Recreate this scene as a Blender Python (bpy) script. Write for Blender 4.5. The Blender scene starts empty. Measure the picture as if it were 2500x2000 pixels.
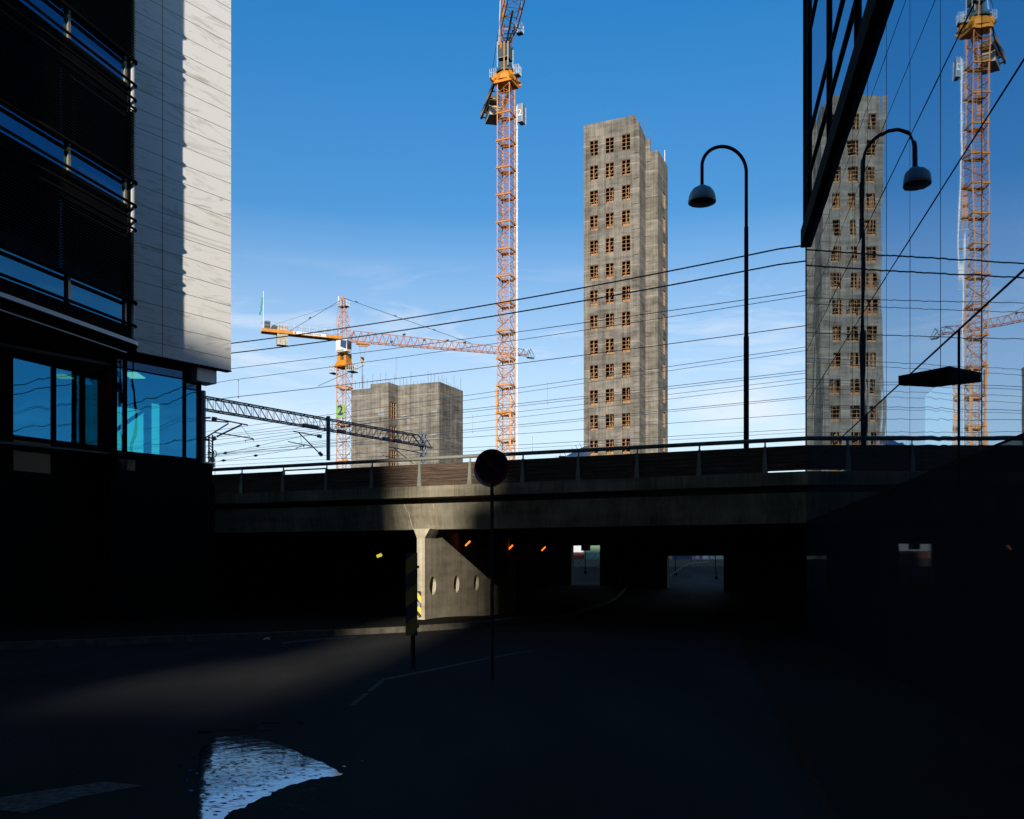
import bpy, math, random
from math import radians as R, sin, cos, pi, floor
from mathutils import Vector as V
random.seed(7)
scn = bpy.context.scene
COL = scn.collection
F = 2200.0          # focal length in photo pixels (photo is 2500 px wide)
HZ = 1375.0         # horizon row in the photo
EYE = 2.2

# ------------------------------------------------------------------ camera
cam = bpy.data.cameras.new("camera")
cam.sensor_width = 36.0
cam.lens = F / 2500.0 * 36.0
cam.shift_y = (HZ - 1000.0) / 2500.0
cam.clip_start = 0.1
cam.clip_end = 6000
co = bpy.data.objects.new("camera", cam)
co.location = (0, 0, EYE)
co.rotation_euler = (R(90), 0, 0)
COL.objects.link(co)
scn.camera = co

# ------------------------------------------------------------------ light
SUN_AZ = 4.0        # degrees: sun stands behind the camera, this far to its left
SUN_EL = 14.6
w = bpy.data.worlds.new("World")
scn.world = w
w.use_nodes = True
nt = w.node_tree
for n in list(nt.nodes): nt.nodes.remove(n)
N = nt.nodes.new; L = nt.links.new
out = N('ShaderNodeOutputWorld'); bg = N('ShaderNodeBackground')
sky = N('ShaderNodeTexSky'); sky.sky_type = 'NISHITA'; sky.sun_disc = False
sky.sun_elevation = R(SUN_EL); sky.sun_rotation = R(180 + SUN_AZ)
sky.air_density = 1.0; sky.dust_density = 0.25; sky.ozone_density = 3.0; sky.altitude = 50
tc = N('ShaderNodeTexCoord'); sep = N('ShaderNodeSeparateXYZ'); L(tc.outputs['Generated'], sep.inputs[0])
mp = N('ShaderNodeMapping'); mp.inputs['Scale'].default_value = (4.2, 4.2, 22.0); mp.inputs['Rotation'].default_value = (0, R(7), 0)
L(tc.outputs['Generated'], mp.inputs[0])
nz = N('ShaderNodeTexNoise'); nz.inputs['Scale'].default_value = 1.35; nz.inputs['Detail'].default_value = 9
nz.inputs['Roughness'].default_value = 0.62; nz.inputs['Distortion'].default_value = 0.55
L(mp.outputs[0], nz.inputs['Vector'])
cr = N('ShaderNodeMapRange'); cr.inputs['From Min'].default_value = 0.50; cr.inputs['From Max'].default_value = 0.74
L(nz.outputs['Fac'], cr.inputs['Value'])
el = N('ShaderNodeMapRange'); el.inputs['From Min'].default_value = 0.32; el.inputs['From Max'].default_value = 0.24
L(sep.outputs['Z'], el.inputs['Value'])
mu = N('ShaderNodeMath'); mu.operation = 'MULTIPLY'; L(cr.outputs[0], mu.inputs[0]); L(el.outputs[0], mu.inputs[1])
mu2 = N('ShaderNodeMath'); mu2.operation = 'MULTIPLY'; mu2.inputs[1].default_value = 0.75; L(mu.outputs[0], mu2.inputs[0])
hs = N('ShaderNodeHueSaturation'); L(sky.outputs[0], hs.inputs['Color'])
def zramp(pts, sock):                       # value as a function of the sky direction's height
    r = N('ShaderNodeValToRGB'); e = r.color_ramp.elements
    while len(e) > 1: e.remove(e[-1])
    e[0].position = pts[0][0]; e[0].color = (pts[0][1] / 2,) * 3 + (1,)
    for p, v in pts[1:]:
        x = e.new(p); x.color = (v / 2,) * 3 + (1,)
    L(sep.outputs['Z'], r.inputs[0]); m = N('ShaderNodeMath'); m.operation = 'MULTIPLY'; m.inputs[1].default_value = 2.0
    L(r.outputs[0], m.inputs[0]); L(m.outputs[0], sock)
zramp([(0.0, .95), (.15, 1.0), (.36, 1.25), (.55, 1.32), (1, 1.32)], hs.inputs['Saturation'])
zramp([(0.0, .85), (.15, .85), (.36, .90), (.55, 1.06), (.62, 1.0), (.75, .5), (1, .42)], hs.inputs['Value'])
hz = N('ShaderNodeMix'); hz.data_type = 'RGBA'
zramp([(0.0, .62), (.10, .52), (.16, .40), (.25, .20), (.36, .0), (1, 0)], hz.inputs['Factor'])
L(hs.outputs[0], hz.inputs['A']); hz.inputs['B'].default_value = (5.0, 5.5, 6.1, 1)
mx = N('ShaderNodeMix'); mx.data_type = 'RGBA'
L(mu2.outputs[0], mx.inputs['Factor']); L(hz.outputs['Result'], mx.inputs['A'])
mx.inputs['B'].default_value = (5.2, 5.5, 6.0, 1)
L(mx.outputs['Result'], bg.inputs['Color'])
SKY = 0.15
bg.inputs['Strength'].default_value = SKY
L(bg.outputs[0], out.inputs[0])

sl = bpy.data.lights.new("sun", 'SUN'); sl.energy = 5.0; sl.angle = R(0.53); sl.color = (1.0, 0.90, 0.76)
so = bpy.data.objects.new("sun", sl); COL.objects.link(so)
to_sun = V((-sin(R(SUN_AZ)) * cos(R(SUN_EL)), -cos(R(SUN_AZ)) * cos(R(SUN_EL)), sin(R(SUN_EL))))
so.rotation_euler = to_sun.to_track_quat('Z', 'Y').to_euler()
so.location = (0, -60, 80)

vs = scn.view_settings
vs.view_transform = 'Standard'; vs.look = 'None'; vs.gamma = 1.0; vs.exposure = 0.2
vs.use_curve_mapping = False
scn.render.film_transparent = False
scn.cycles.max_bounces = 8

# ------------------------------------------------------------------ helpers
WL = {}                                     # world location of every built object

def tag(o, label=None, cat=None, group=None, kind=None):
    if label: o['label'] = label
    if cat: o['category'] = cat
    if group: o['group'] = group
    if kind: o['kind'] = kind
    return o

def empty(name, loc, label=None, cat=None, group=None):
    o = bpy.data.objects.new(name, None); COL.objects.link(o)
    o.location = loc; o.empty_display_size = 0.3
    WL[o.name] = V(loc)
    return tag(o, label, cat, group)

class MB:
    def __init__(s): s.v = []; s.f = []; s.m = []
    def face(s, pts, m=0):
        n = len(s.v); s.v += [V(p) for p in pts]; s.f.append(tuple(range(n, n + len(pts)))); s.m.append(m); return s
    def hexa(s, c, m=0):                    # 8 corners: bottom 0-3 ccw, top 4-7
        n = len(s.v); s.v += [V(p) for p in c]
        for q in ((3, 2, 1, 0), (4, 5, 6, 7), (0, 1, 5, 4), (1, 2, 6, 5), (2, 3, 7, 6), (3, 0, 4, 7)):
            s.f.append(tuple(n + i for i in q)); s.m.append(m)
        return s
    def box(s, a, b, m=0):
        x0, y0, z0 = a; x1, y1, z1 = b
        return s.hexa([(x0, y0, z0), (x1, y0, z0), (x1, y1, z0), (x0, y1, z0), (x0, y0, z1), (x1, y0, z1), (x1, y1, z1), (x0, y1, z1)], m)
    def obox(s, o, u, nrm, u0, u1, n0, n1, z0, z1, m=0):   # box in a rotated plan frame
        P = lambda a, b, z: (o[0] + u[0] * a + nrm[0] * b, o[1] + u[1] * a + nrm[1] * b, z)
        return s.hexa([P(u0, n0, z0), P(u1, n0, z0), P(u1, n1, z0), P(u0, n1, z0), P(u0, n0, z1), P(u1, n0, z1), P(u1, n1, z1), P(u0, n1, z1)], m)
    def prism(s, poly, z0, z1, m=0, caps=True):
        n = len(poly); k = len(s.v)
        s.v += [V((x, y, z0)) for x, y in poly] + [V((x, y, z1)) for x, y in poly]
        for i in range(n):
            j = (i + 1) % n
            s.f.append((k + i, k + j, k + n + j, k + n + i)); s.m.append(m)
        if caps:
            s.f.append(tuple(k + n + i for i in range(n))); s.m.append(m)
            s.f.append(tuple(k + i for i in reversed(range(n)))); s.m.append(m)
        return s
    def bar(s, a, b, r, r2=None, n=4, m=0, rot=pi / 4):
        a = V(a); b = V(b); d = b - a
        if d.length < 1e-6: return s
        d.normalize(); up = V((0, 0, 1)) if abs(d.z) < 0.95 else V((1, 0, 0))
        x = d.cross(up).normalized(); y = d.cross(x)
        r2 = r if r2 is None else r2; k = len(s.v)
        for p, rr in ((a, r), (b, r2)):
            for i in range(n):
                t = 2 * pi * i / n + rot
                s.v.append(p + x * (cos(t) * rr) + y * (sin(t) * rr))
        for i in range(n):
            j = (i + 1) % n
            s.f.append((k + i, k + j, k + n + j, k + n + i)); s.m.append(m)
        s.f.append(tuple(k + i for i in reversed(range(n)))); s.m.append(m)
        s.f.append(tuple(k + n + i for i in range(n))); s.m.append(m)
        return s
    def path(s, pts, r, n=6, m=0):
        pts = [V(p) for p in pts]; k = len(s.v); rings = []
        rr = r if isinstance(r, (list, tuple)) else [r] * len(pts)
        px = None
        for i, p in enumerate(pts):
            d = (pts[min(i + 1, len(pts) - 1)] - pts[max(i - 1, 0)]).normalized()
            if px is None:
                up = V((0, 0, 1)) if abs(d.z) < 0.9 else V((0, 1, 0))
                px = d.cross(up).normalized()
            px = (px - d * px.dot(d)).normalized(); y = d.cross(px)
            rings.append([len(s.v) + j for j in range(n)])
            for j in range(n):
                t = 2 * pi * j / n + pi / n
                s.v.append(p + px * (cos(t) * rr[i]) + y * (sin(t) * rr[i]))
        for a, b in zip(rings, rings[1:]):
            for j in range(n):
                q = (j + 1) % n
                s.f.append((a[j], a[q], b[q], b[j])); s.m.append(m)
        s.f.append(tuple(reversed(rings[0]))); s.m.append(m); s.f.append(tuple(rings[-1])); s.m.append(m)
        return s
    def lathe(s, c, prof, n=32, m=0):       # prof: (radius, z)
        k = len(s.v)
        for r, z in prof:
            for i in range(n):
                t = 2 * pi * i / n
                s.v.append(V((c[0] + cos(t) * r, c[1] + sin(t) * r, c[2] + z)))
        for a in range(len(prof) - 1):
            for i in range(n):
                j = (i + 1) % n
                s.f.append((k + a * n + i, k + a * n + j, k + (a + 1) * n + j, k + (a + 1) * n + i)); s.m.append(m)
        return s
    def build(s, name, mats, parent=None, loc=None, smooth=False, label=None, cat=None, group=None, kind=None):
        if not isinstance(mats, (list, tuple)): mats = [mats]
        base = WL[parent.name] if parent else (V(loc) if loc else V((0, 0, 0)))
        me = bpy.data.meshes.new(name)
        me.from_pydata([tuple(p - base) for p in s.v], [], s.f)
        for m in mats: me.materials.append(m)
        me.polygons.foreach_set('material_index', s.m)
        if smooth: me.polygons.foreach_set('use_smooth', [True] * len(me.polygons))
        me.update()
        o = bpy.data.objects.new(name, me); COL.objects.link(o)
        if parent: o.parent = parent
        else: o.location = base
        WL[o.name] = base.copy()
        return tag(o, label, cat, group, kind)

def copy_tree(o, parent=None, shift=None):
    c = o.copy(); COL.objects.link(c)
    if parent: c.parent = parent
    if shift is not None: c.location = V(o.location) + V(shift)
    WL[c.name] = WL[o.name] + (V(shift) if shift is not None else V((0, 0, 0)))
    for ch in o.children: copy_tree(ch, c)
    return c

def text(name, body, size, origin, u, up, mat, parent, extrude=0.004, bold=0.0, align='CENTER'):
    cu = bpy.data.curves.new(name, 'FONT'); cu.body = body; cu.size = size; cu.extrude = extrude; cu.offset = bold
    cu.align_x = align; cu.align_y = 'CENTER'; cu.materials.append(mat)
    o = bpy.data.objects.new(name, cu); COL.objects.link(o)
    u = V(u).normalized(); up = V(up).normalized(); n = u.cross(up)
    from mathutils import Matrix
    o.parent = parent
    bpy.context.view_layer.update()
    o.matrix_local = Matrix(((u.x, up.x, n.x, 0), (u.y, up.y, n.y, 0), (u.z, up.z, n.z, 0), (0, 0, 0, 1)))
    o.location = V(origin) - WL[parent.name]
    me = bpy.data.meshes.new_from_object(o); me.name = name; nm = name
    m = bpy.data.objects.new(nm + '_lettering' if not nm.endswith('lettering') else nm, me); COL.objects.link(m); m.parent = parent
    m.matrix_local = Matrix(((u.x, up.x, n.x, 0), (u.y, up.y, n.y, 0), (u.z, up.z, n.z, 0), (0, 0, 0, 1))); m.location = V(origin) - WL[parent.name]
    bpy.data.objects.remove(o); WL[m.name] = V(origin)
    return m

def at(px, py, Y): return V(((px - 1250) / F * Y, Y, EYE + (HZ - py) / F * Y))

# ------------------------------------------------------------------ materials
def new_mat(name):
    m = bpy.data.materials.new(name); m.use_nodes = True
    nt = m.node_tree; b = nt.nodes['Principled BSDF']
    return m, nt, b

def plain(name, col, rough=0.6, metal=0.0, var=0.15, scale=3.0, bump=0.0, spec=0.5):
    m, nt, b = new_mat(name); N = nt.nodes.new; L = nt.links.new
    b.inputs['Roughness'].default_value = rough; b.inputs['Metallic'].default_value = metal
    b.inputs['Specular IOR Level'].default_value = spec
    tc = N('ShaderNodeTexCoord'); nz = N('ShaderNodeTexNoise'); nz.inputs['Scale'].default_value = scale; nz.inputs['Detail'].default_value = 6
    L(tc.outputs['Object'], nz.inputs['Vector'])
    r = N('ShaderNodeValToRGB'); e = r.color_ramp.elements
    e[0].position = 0.3; e[1].position = 0.7
    e[0].color = tuple(c * (1 - var) for c in col) + (1,); e[1].color = tuple(min(1, c * (1 + var)) for c in col) + (1,)
    L(nz.outputs['Fac'], r.inputs[0]); L(r.outputs[0], b.inputs['Base Color'])
    if bump:
        bp = N('ShaderNodeBump'); bp.inputs['Strength'].default_value = bump; bp.inputs['Distance'].default_value = 0.02
        n2 = N('ShaderNodeTexNoise'); n2.inputs['Scale'].default_value = scale * 12; n2.inputs['Detail'].default_value = 4
        L(tc.outputs['Object'], n2.inputs['Vector']); L(n2.outputs['Fac'], bp.inputs['Height']); L(bp.outputs[0], b.inputs['Normal'])
    return m

def concrete(name, dark, light, period=3.28, phase=0.0, streak=2.2, joint=0.09, algae=0.0, board=9.0, jcol=1.18):
    m, nt, b = new_mat(name); N = nt.nodes.new; L = nt.links.new
    b.inputs['Roughness'].default_value = 0.9; b.inputs['Specular IOR Level'].default_value = 0.06
    tc = N('ShaderNodeTexCoord'); sp = N('ShaderNodeSeparateXYZ'); L(tc.outputs['Object'], sp.inputs[0])
    def noise(sx, sz, detail=5, rough=0.6, dist=0.0):
        mp = N('ShaderNodeMapping'); mp.inputs['Scale'].default_value = (sx, sx, sz); L(tc.outputs['Object'], mp.inputs[0])
        nz = N('ShaderNodeTexNoise'); nz.inputs['Scale'].default_value = 1.0; nz.inputs['Detail'].default_value = detail
        nz.inputs['Roughness'].default_value = rough; nz.inputs['Distortion'].default_value = dist; L(mp.outputs[0], nz.inputs['Vector'])
        return nz.outputs['Fac']
    st = noise(streak, streak * 0.035, 6, 0.7)
    fb = noise(board, 0.12, 2, 0.5)
    bl = noise(0.55, 0.8, 7, 0.65, 0.4)
    hb = noise(0.25, 2.4, 4, 0.6)
    def M(op, a, c):
        n = N('ShaderNodeMath'); n.operation = op
        for i, x in enumerate((a, c)):
            if x is None: continue
            if isinstance(x, (int, float)): n.inputs[i].default_value = x
            else: L(x, n.inputs[i])
        return n.outputs[0]
    s = M('ADD', M('MULTIPLY', st, 0.32), M('MULTIPLY', bl, 0.34))
    s = M('ADD', s, M('MULTIPLY', fb, 0.16)); s = M('ADD', s, M('MULTIPLY', hb, 0.24))
    r = N('ShaderNodeValToRGB'); e = r.color_ramp.elements
    e[0].position = 0.42; e[1].position = 0.63; e[0].color = dark + (1,); e[1].color = light + (1,)
    L(s, r.inputs[0]); col = r.outputs[0]
    if joint:
        # every pour between two floors set its own tone
        ud = N('ShaderNodeVectorMath'); ud.operation = 'DOT_PRODUCT'; ud.inputs[1].default_value = (.78, .62, 0); L(tc.outputs['Object'], ud.inputs[0])
        cbx = N('ShaderNodeCombineXYZ'); L(M('FLOOR', M('DIVIDE', ud.outputs['Value'], 1.9), None), cbx.inputs[0])
        L(M('FLOOR', M('DIVIDE', M('ADD', sp.outputs['Z'], phase), period), None), cbx.inputs[1])
        wn = N('ShaderNodeTexWhiteNoise'); L(cbx.outputs[0], wn.inputs['Vector'])
        tn = M('ADD', M('MULTIPLY', wn.outputs['Value'], 0.26), 0.87)
        vm = N('ShaderNodeVectorMath'); vm.operation = 'SCALE'; L(col, vm.inputs[0]); L(tn, vm.inputs['Scale']); col = vm.outputs[0]
    if joint:
        z = M('ADD', M('ADD', sp.outputs['Z'], phase), M('MULTIPLY', bl, 0.12))
        fr = M('FRACT', M('DIVIDE', z, period), None)
        ln = M('LESS_THAN', fr, joint / period)
        mx = N('ShaderNodeMix'); mx.data_type = 'RGBA'
        L(M('MULTIPLY', ln, M('MULTIPLY', bl, 1.1)), mx.inputs['Factor']); L(col, mx.inputs['A']); mx.inputs['B'].default_value = tuple(c * 1.5 for c in light) + (1,)
        col = mx.outputs['Result']
    if algae:
        an = noise(0.9, 0.25, 4, 0.6)
        mr = N('ShaderNodeMapRange'); mr.inputs['From Min'].default_value = 0.50; mr.inputs['From Max'].default_value = 0.68; mr.inputs['To Max'].default_value = algae
        L(an, mr.inputs['Value'])
        mx = N('ShaderNodeMix'); mx.data_type = 'RGBA'; L(mr.outputs[0], mx.inputs['Factor']); L(col, mx.inputs['A']); mx.inputs['B'].default_value = (0.05, 0.085, 0.06, 1)
        col = mx.outputs['Result']
    L(col, b.inputs['Base Color'])
    bp = N('ShaderNodeBump'); bp.inputs['Strength'].default_value = 0.5; bp.inputs['Distance'].default_value = 0.03
    L(fb, bp.inputs['Height']); L(bp.outputs[0], b.inputs['Normal'])
    return m

def mirror(name, col, rough=0.0, wav=0.0, wscale=0.6, through=None):
    m, nt, b = new_mat(name); N = nt.nodes.new; L = nt.links.new
    nt.nodes.remove(b); o = nt.nodes['Material Output']
    g = N('ShaderNodeBsdfGlossy'); g.inputs['Color'].default_value = col + (1,); g.inputs['Roughness'].default_value = rough
    if wav:
        tc = N('ShaderNodeTexCoord'); mp = N('ShaderNodeMapping'); mp.inputs['Scale'].default_value = (1, 1, 0.55); L(tc.outputs['Object'], mp.inputs[0])
        nz = N('ShaderNodeTexNoise'); nz.inputs['Scale'].default_value = wscale; nz.inputs['Detail'].default_value = 1.5
        L(mp.outputs[0], nz.inputs['Vector'])
        bp = N('ShaderNodeBump'); bp.inputs['Strength'].default_value = 1.0; bp.inputs['Distance'].default_value = wav
        L(nz.outputs['Fac'], bp.inputs['Height']); L(bp.outputs[0], g.inputs['Normal'])
    if through:
        t = N('ShaderNodeBsdfTransparent'); t.inputs['Color'].default_value = through + (1,)
        a = N('ShaderNodeAddShader'); L(g.outputs[0], a.inputs[0]); L(t.outputs[0], a.inputs[1]); L(a.outputs[0], o.inputs[0])
    else:
        d = N('ShaderNodeBsdfDiffuse'); d.inputs['Color'].default_value = (0.01, 0.015, 0.02, 1)
        a = N('ShaderNodeAddShader'); L(g.outputs[0], a.inputs[0]); L(d.outputs[0], a.inputs[1]); L(a.outputs[0], o.inputs[0])
    return m

def emit(name, col, s):
    m, nt, b = new_mat(name)
    b.inputs['Base Color'].default_value = (0.2, 0.2, 0.2, 1)
    b.inputs['Emission Color'].default_value = col + (1,); b.inputs['Emission Strength'].default_value = s
    return m

def stripes(name, a, c, period, ax=(1, 0, 1), duty=0.5, phase=0.0, rough=0.5):
    m, nt, b = new_mat(name); N = nt.nodes.new; L = nt.links.new
    b.inputs['Roughness'].default_value = rough
    tc = N('ShaderNodeTexCoord'); dt = N('ShaderNodeVectorMath'); dt.operation = 'DOT_PRODUCT'; dt.inputs[1].default_value = ax
    L(tc.outputs['Object'], dt.inputs[0])
    d = N('ShaderNodeMath'); d.operation = 'MULTIPLY_ADD'; d.inputs[1].default_value = 1 / period; d.inputs[2].default_value = phase; L(dt.outputs['Value'], d.inputs[0])
    fr = N('ShaderNodeMath'); fr.operation = 'FRACT'; L(d.outputs[0], fr.inputs[0])
    lt = N('ShaderNodeMath'); lt.operation = 'LESS_THAN'; lt.inputs[1].default_value = duty; L(fr.outputs[0], lt.inputs[0])
    mx = N('ShaderNodeMix'); mx.data_type = 'RGBA'; L(lt.outputs[0], mx.inputs['Factor']); mx.inputs['A'].default_value = a + (1,); mx.inputs['B'].default_value = c + (1,)
    L(mx.outputs['Result'], b.inputs['Base Color'])
    return m

def marble(name):
    m, nt, b = new_mat(name); N = nt.nodes.new; L = nt.links.new
    b.inputs['Roughness'].default_value = 0.55; b.inputs['Specular IOR Level'].default_value = 0.35
    tc = N('ShaderNodeTexCoord'); sp = N('ShaderNodeSeparateXYZ'); L(tc.outputs['Object'], sp.inputs[0])
    def M(op, a, c=None, k=None):
        n = N('ShaderNodeMath'); n.operation = op
        for i, x in enumerate((a, c, k)):
            if x is None: continue
            if isinstance(x, (int, float)): n.inputs[i].default_value = x
            else: L(x, n.inputs[i])
        return n.outputs[0]
    # rows of slabs 0.66 m high; each slab gets its own drift of veins
    row = M('FLOOR', M('DIVIDE', sp.outputs['Z'], 0.66))
    u = M('ADD', M('MULTIPLY', sp.outputs['X'], 0.6), M('MULTIPLY', sp.outputs['Y'], 0.8))
    sh = M('MULTIPLY', row, 7.31)
    z2 = M('ADD', M('MULTIPLY', sp.outputs['Z'], 5.0), M('MULTIPLY', sh, 1.7))
    cb = N('ShaderNodeCombineXYZ'); L(M('ADD', M('MULTIPLY', u, 0.30), sh), cb.inputs[0]); L(z2, cb.inputs[2])
    # tilt of the veins inside a slab
    tilt = M('MULTIPLY', M('SINE', M('MULTIPLY', row, 2.4)), 0.9)
    L(M('MULTIPLY', u, tilt), cb.inputs[1])
    vn = N('ShaderNodeVectorMath'); vn.operation = 'ADD'; L(cb.outputs[0], vn.inputs[0])
    cb2 = N('ShaderNodeCombineXYZ'); L(M('MULTIPLY', u, tilt), cb2.inputs[2]); L(cb2.outputs[0], vn.inputs[1])
    nz = N('ShaderNodeTexNoise'); nz.inputs['Scale'].default_value = 0.9; nz.inputs['Detail'].default_value = 8; nz.inputs['Roughness'].default_value = 0.62; nz.inputs['Distortion'].default_value = 0.9
    L(vn.outputs[0], nz.inputs['Vector'])
    r = N('ShaderNodeValToRGB'); e = r.color_ramp.elements
    e[0].position = 0.30; e[0].color = (0.44, 0.425, 0.37, 1)
    e[1].position = 0.56; e[1].color = (0.70, 0.70, 0.685, 1)
    x = r.color_ramp.elements.new(0.41); x.color = (0.61, 0.61, 0.585, 1)
    x = r.color_ramp.elements.new(0.47); x.color = (0.70, 0.70, 0.68, 1)
    L(nz.outputs['Fac'], r.inputs[0])
    st = N('ShaderNodeTexNoise'); st.inputs['Scale'].default_value = 0.8; st.inputs['Detail'].default_value = 8; st.inputs['Distortion'].default_value = 1.5
    L(tc.outputs['Object'], st.inputs['Vector'])
    mr = N('ShaderNodeMapRange'); mr.inputs['From Min'].default_value = 0.64; mr.inputs['From Max'].default_value = 0.78; mr.inputs['To Max'].default_value = 0.4
    L(st.outputs['Fac'], mr.inputs['Value'])
    mx = N('ShaderNodeMix'); mx.data_type = 'RGBA'; L(mr.outputs[0], mx.inputs['Factor']); L(r.outputs[0], mx.inputs['A']); mx.inputs['B'].default_value = (0.42, 0.40, 0.30, 1)
    # joints
    fz = M('FRACT', M('DIVIDE', sp.outputs['Z'], 0.66)); jz = M('LESS_THAN', fz, 0.03)
    m2 = N('ShaderNodeMix'); m2.data_type = 'RGBA'; L(jz, m2.inputs['Factor']); L(mx.outputs['Result'], m2.inputs['A']); m2.inputs['B'].default_value = (0.10, 0.10, 0.09, 1)
    L(m2.outputs['Result'], b.inputs['Base Color'])
    return m

def wood(name, a, c):
    m, nt, b = new_mat(name); N = nt.nodes.new; L = nt.links.new
    b.inputs['Roughness'].default_value = 0.8
    tc = N('ShaderNodeTexCoord'); mp = N('ShaderNodeMapping'); mp.inputs['Scale'].default_value = (1.3, 1.3, 26); L(tc.outputs['Object'], mp.inputs[0])
    nz = N('ShaderNodeTexNoise'); nz.inputs['Scale'].default_value = 1.0; nz.inputs['Detail'].default_value = 8; nz.inputs['Distortion'].default_value = 1.2; L(mp.outputs[0], nz.inputs['Vector'])
    r = N('ShaderNodeValToRGB'); e = r.color_ramp.elements; e[0].position = 0.35; e[1].position = 0.68; e[0].color = a + (1,); e[1].color = c + (1,)
    L(nz.outputs['Fac'], r.inputs[0]); L(r.outputs[0], b.inputs['Base Color'])
    return m

def asphalt(name, base):
    m, nt, b = new_mat(name); N = nt.nodes.new; L = nt.links.new
    b.inputs['Roughness'].default_value = 0.9; b.inputs['Specular IOR Level'].default_value = 0.03
    tc = N('ShaderNodeTexCoord')
    n1 = N('ShaderNodeTexNoise'); n1.inputs['Scale'].default_value = 60; n1.inputs['Detail'].default_value = 3; L(tc.outputs['Object'], n1.inputs['Vector'])
    mp = N('ShaderNodeMapping'); mp.inputs['Scale'].default_value = (0.5, 0.12, 1); mp.inputs['Rotation'].default_value = (0, 0, R(-55)); L(tc.outputs['Object'], mp.inputs[0])
    n2 = N('ShaderNodeTexNoise'); n2.inputs['Scale'].default_value = 1.0; n2.inputs['Detail'].default_value = 5; L(mp.outputs[0], n2.inputs['Vector'])
    ad = N('ShaderNodeMath'); ad.operation = 'ADD'; L(n1.outputs['Fac'], ad.inputs[0]); L(n2.outputs['Fac'], ad.inputs[1])
    r = N('ShaderNodeValToRGB'); e = r.color_ramp.elements; e[0].position = 0.75; e[1].position = 1.0
    r.color_ramp.elements[0].position = 0.35; r.color_ramp.elements[1].position = 0.65
    hf = N('ShaderNodeMath'); hf.operation = 'MULTIPLY'; hf.inputs[1].default_value = 0.5; L(ad.outputs[0], hf.inputs[0])
    e[0].color = tuple(c * 0.65 for c in base) + (1,); e[1].color = tuple(c * 1.5 for c in base) + (1,)
    L(hf.outputs[0], r.inputs[0]); L(r.outputs[0], b.inputs['Base Color'])
    bp = N('ShaderNodeBump'); bp.inputs['Strength'].default_value = 0.35; bp.inputs['Distance'].default_value = 0.01
    L(n1.outputs['Fac'], bp.inputs['Height']); L(bp.outputs[0], b.inputs['Normal'])
    return m

M_CONC_T = concrete('tower_concrete', (0.070, 0.064, 0.054), (0.245, 0.228, 0.196), 3.28, 0.55)
M_CONC_L = concrete('low_tower_concrete', (0.074, 0.066, 0.056), (0.262, 0.243, 0.210), 3.3, 1.3, streak=1.6, board=6)
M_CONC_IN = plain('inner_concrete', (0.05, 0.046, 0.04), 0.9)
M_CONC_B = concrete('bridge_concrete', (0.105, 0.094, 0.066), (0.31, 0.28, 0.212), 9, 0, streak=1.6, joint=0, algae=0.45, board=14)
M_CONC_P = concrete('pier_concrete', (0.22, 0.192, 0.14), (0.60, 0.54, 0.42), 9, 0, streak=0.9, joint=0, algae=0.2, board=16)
M_KERB = plain('kerb_stone', (0.11, 0.10, 0.075), 0.85, var=0.35, scale=4, bump=0.5)
M_ASPH = asphalt('asphalt', (0.035, 0.0345, 0.034))
M_PAVE = asphalt('paving', (0.022, 0.021, 0.019))
M_PAINT = plain('road_paint', (0.10, 0.10, 0.10), 0.9, var=0.6, scale=14, spec=.1)
M_STONE = marble('pale_marble_cladding')
M_BLACK = plain('black_metal', (0.006, 0.006, 0.007), 0.9, var=0.1, spec=0.05)
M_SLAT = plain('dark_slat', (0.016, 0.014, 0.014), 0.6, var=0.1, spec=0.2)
M_WHITEM = plain('white_metal', (0.66, 0.68, 0.70), 0.35, 0.0, var=0.05)
M_MULL = plain('bronze_mullion', (0.30, 0.27, 0.20), 0.45, 0.3, var=0.05)
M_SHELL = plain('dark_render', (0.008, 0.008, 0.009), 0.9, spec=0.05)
M_STRIP = mirror('strip_window_glass', (0.025, 0.13, 0.235), 0.02, 0.004)
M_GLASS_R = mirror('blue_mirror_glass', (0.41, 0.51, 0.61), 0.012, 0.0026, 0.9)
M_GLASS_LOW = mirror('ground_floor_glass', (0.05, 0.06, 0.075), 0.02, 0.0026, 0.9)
M_GLASS_D = mirror('entrance_glass', (0.52, 0.66, 0.76), 0.02, 0.006, 1.4)
M_GLASS_L = mirror('tinted_window_glass', (0.014, 0.125, 0.27), 0.0, 0.006, 0.9, through=(0.16, 0.55, 0.50))
M_GLASS_S = mirror('spandrel_glass', (0.02, 0.05, 0.10), 0.02, 0.004)
M_CRANE = plain('crane_yellow', (0.52, 0.20, 0.012), 0.5, var=0.18, scale=1.2)
M_CRANE2 = plain('faded_crane_orange', (0.38, 0.135, 0.020), 0.55, var=0.2, scale=1.0)
M_JIB = plain('faded_jib_red', (0.37, 0.12, 0.028), 0.55, var=0.2, scale=1.0)
M_CRDARK = plain('crane_machine_grey', (0.05, 0.065, 0.06), 0.5)
M_GALV = plain('galvanised_steel', (0.30, 0.34, 0.38), 0.5, 0.2, var=0.1)
M_CRANEWHITE = plain('crane_white', (0.66, 0.65, 0.63), 0.4, var=0.04)
M_DECKDARK = plain('platform_dark', (0.04, 0.05, 0.05), 0.6)
M_CABWIN = mirror('cab_window_glass', (0.10, 0.16, 0.26), 0.05)
M_WOODF = plain('window_formwork_timber', (0.33, 0.175, 0.075), 0.7, var=0.25, scale=2)
M_CATEN = plain('catenary_steel', (0.035, 0.055, 0.075), 0.55, 0.2, var=0.1)
M_WIRE = plain('wire_copper_dark', (0.025, 0.04, 0.06), 0.5, var=0.1)
M_INS = plain('green_insulator', (0.02, 0.05, 0.045), 0.3)
M_LAMPP = plain('lamp_post_paint', (0.008, 0.010, 0.014), 0.6, var=0.1, spec=.2)
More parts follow.
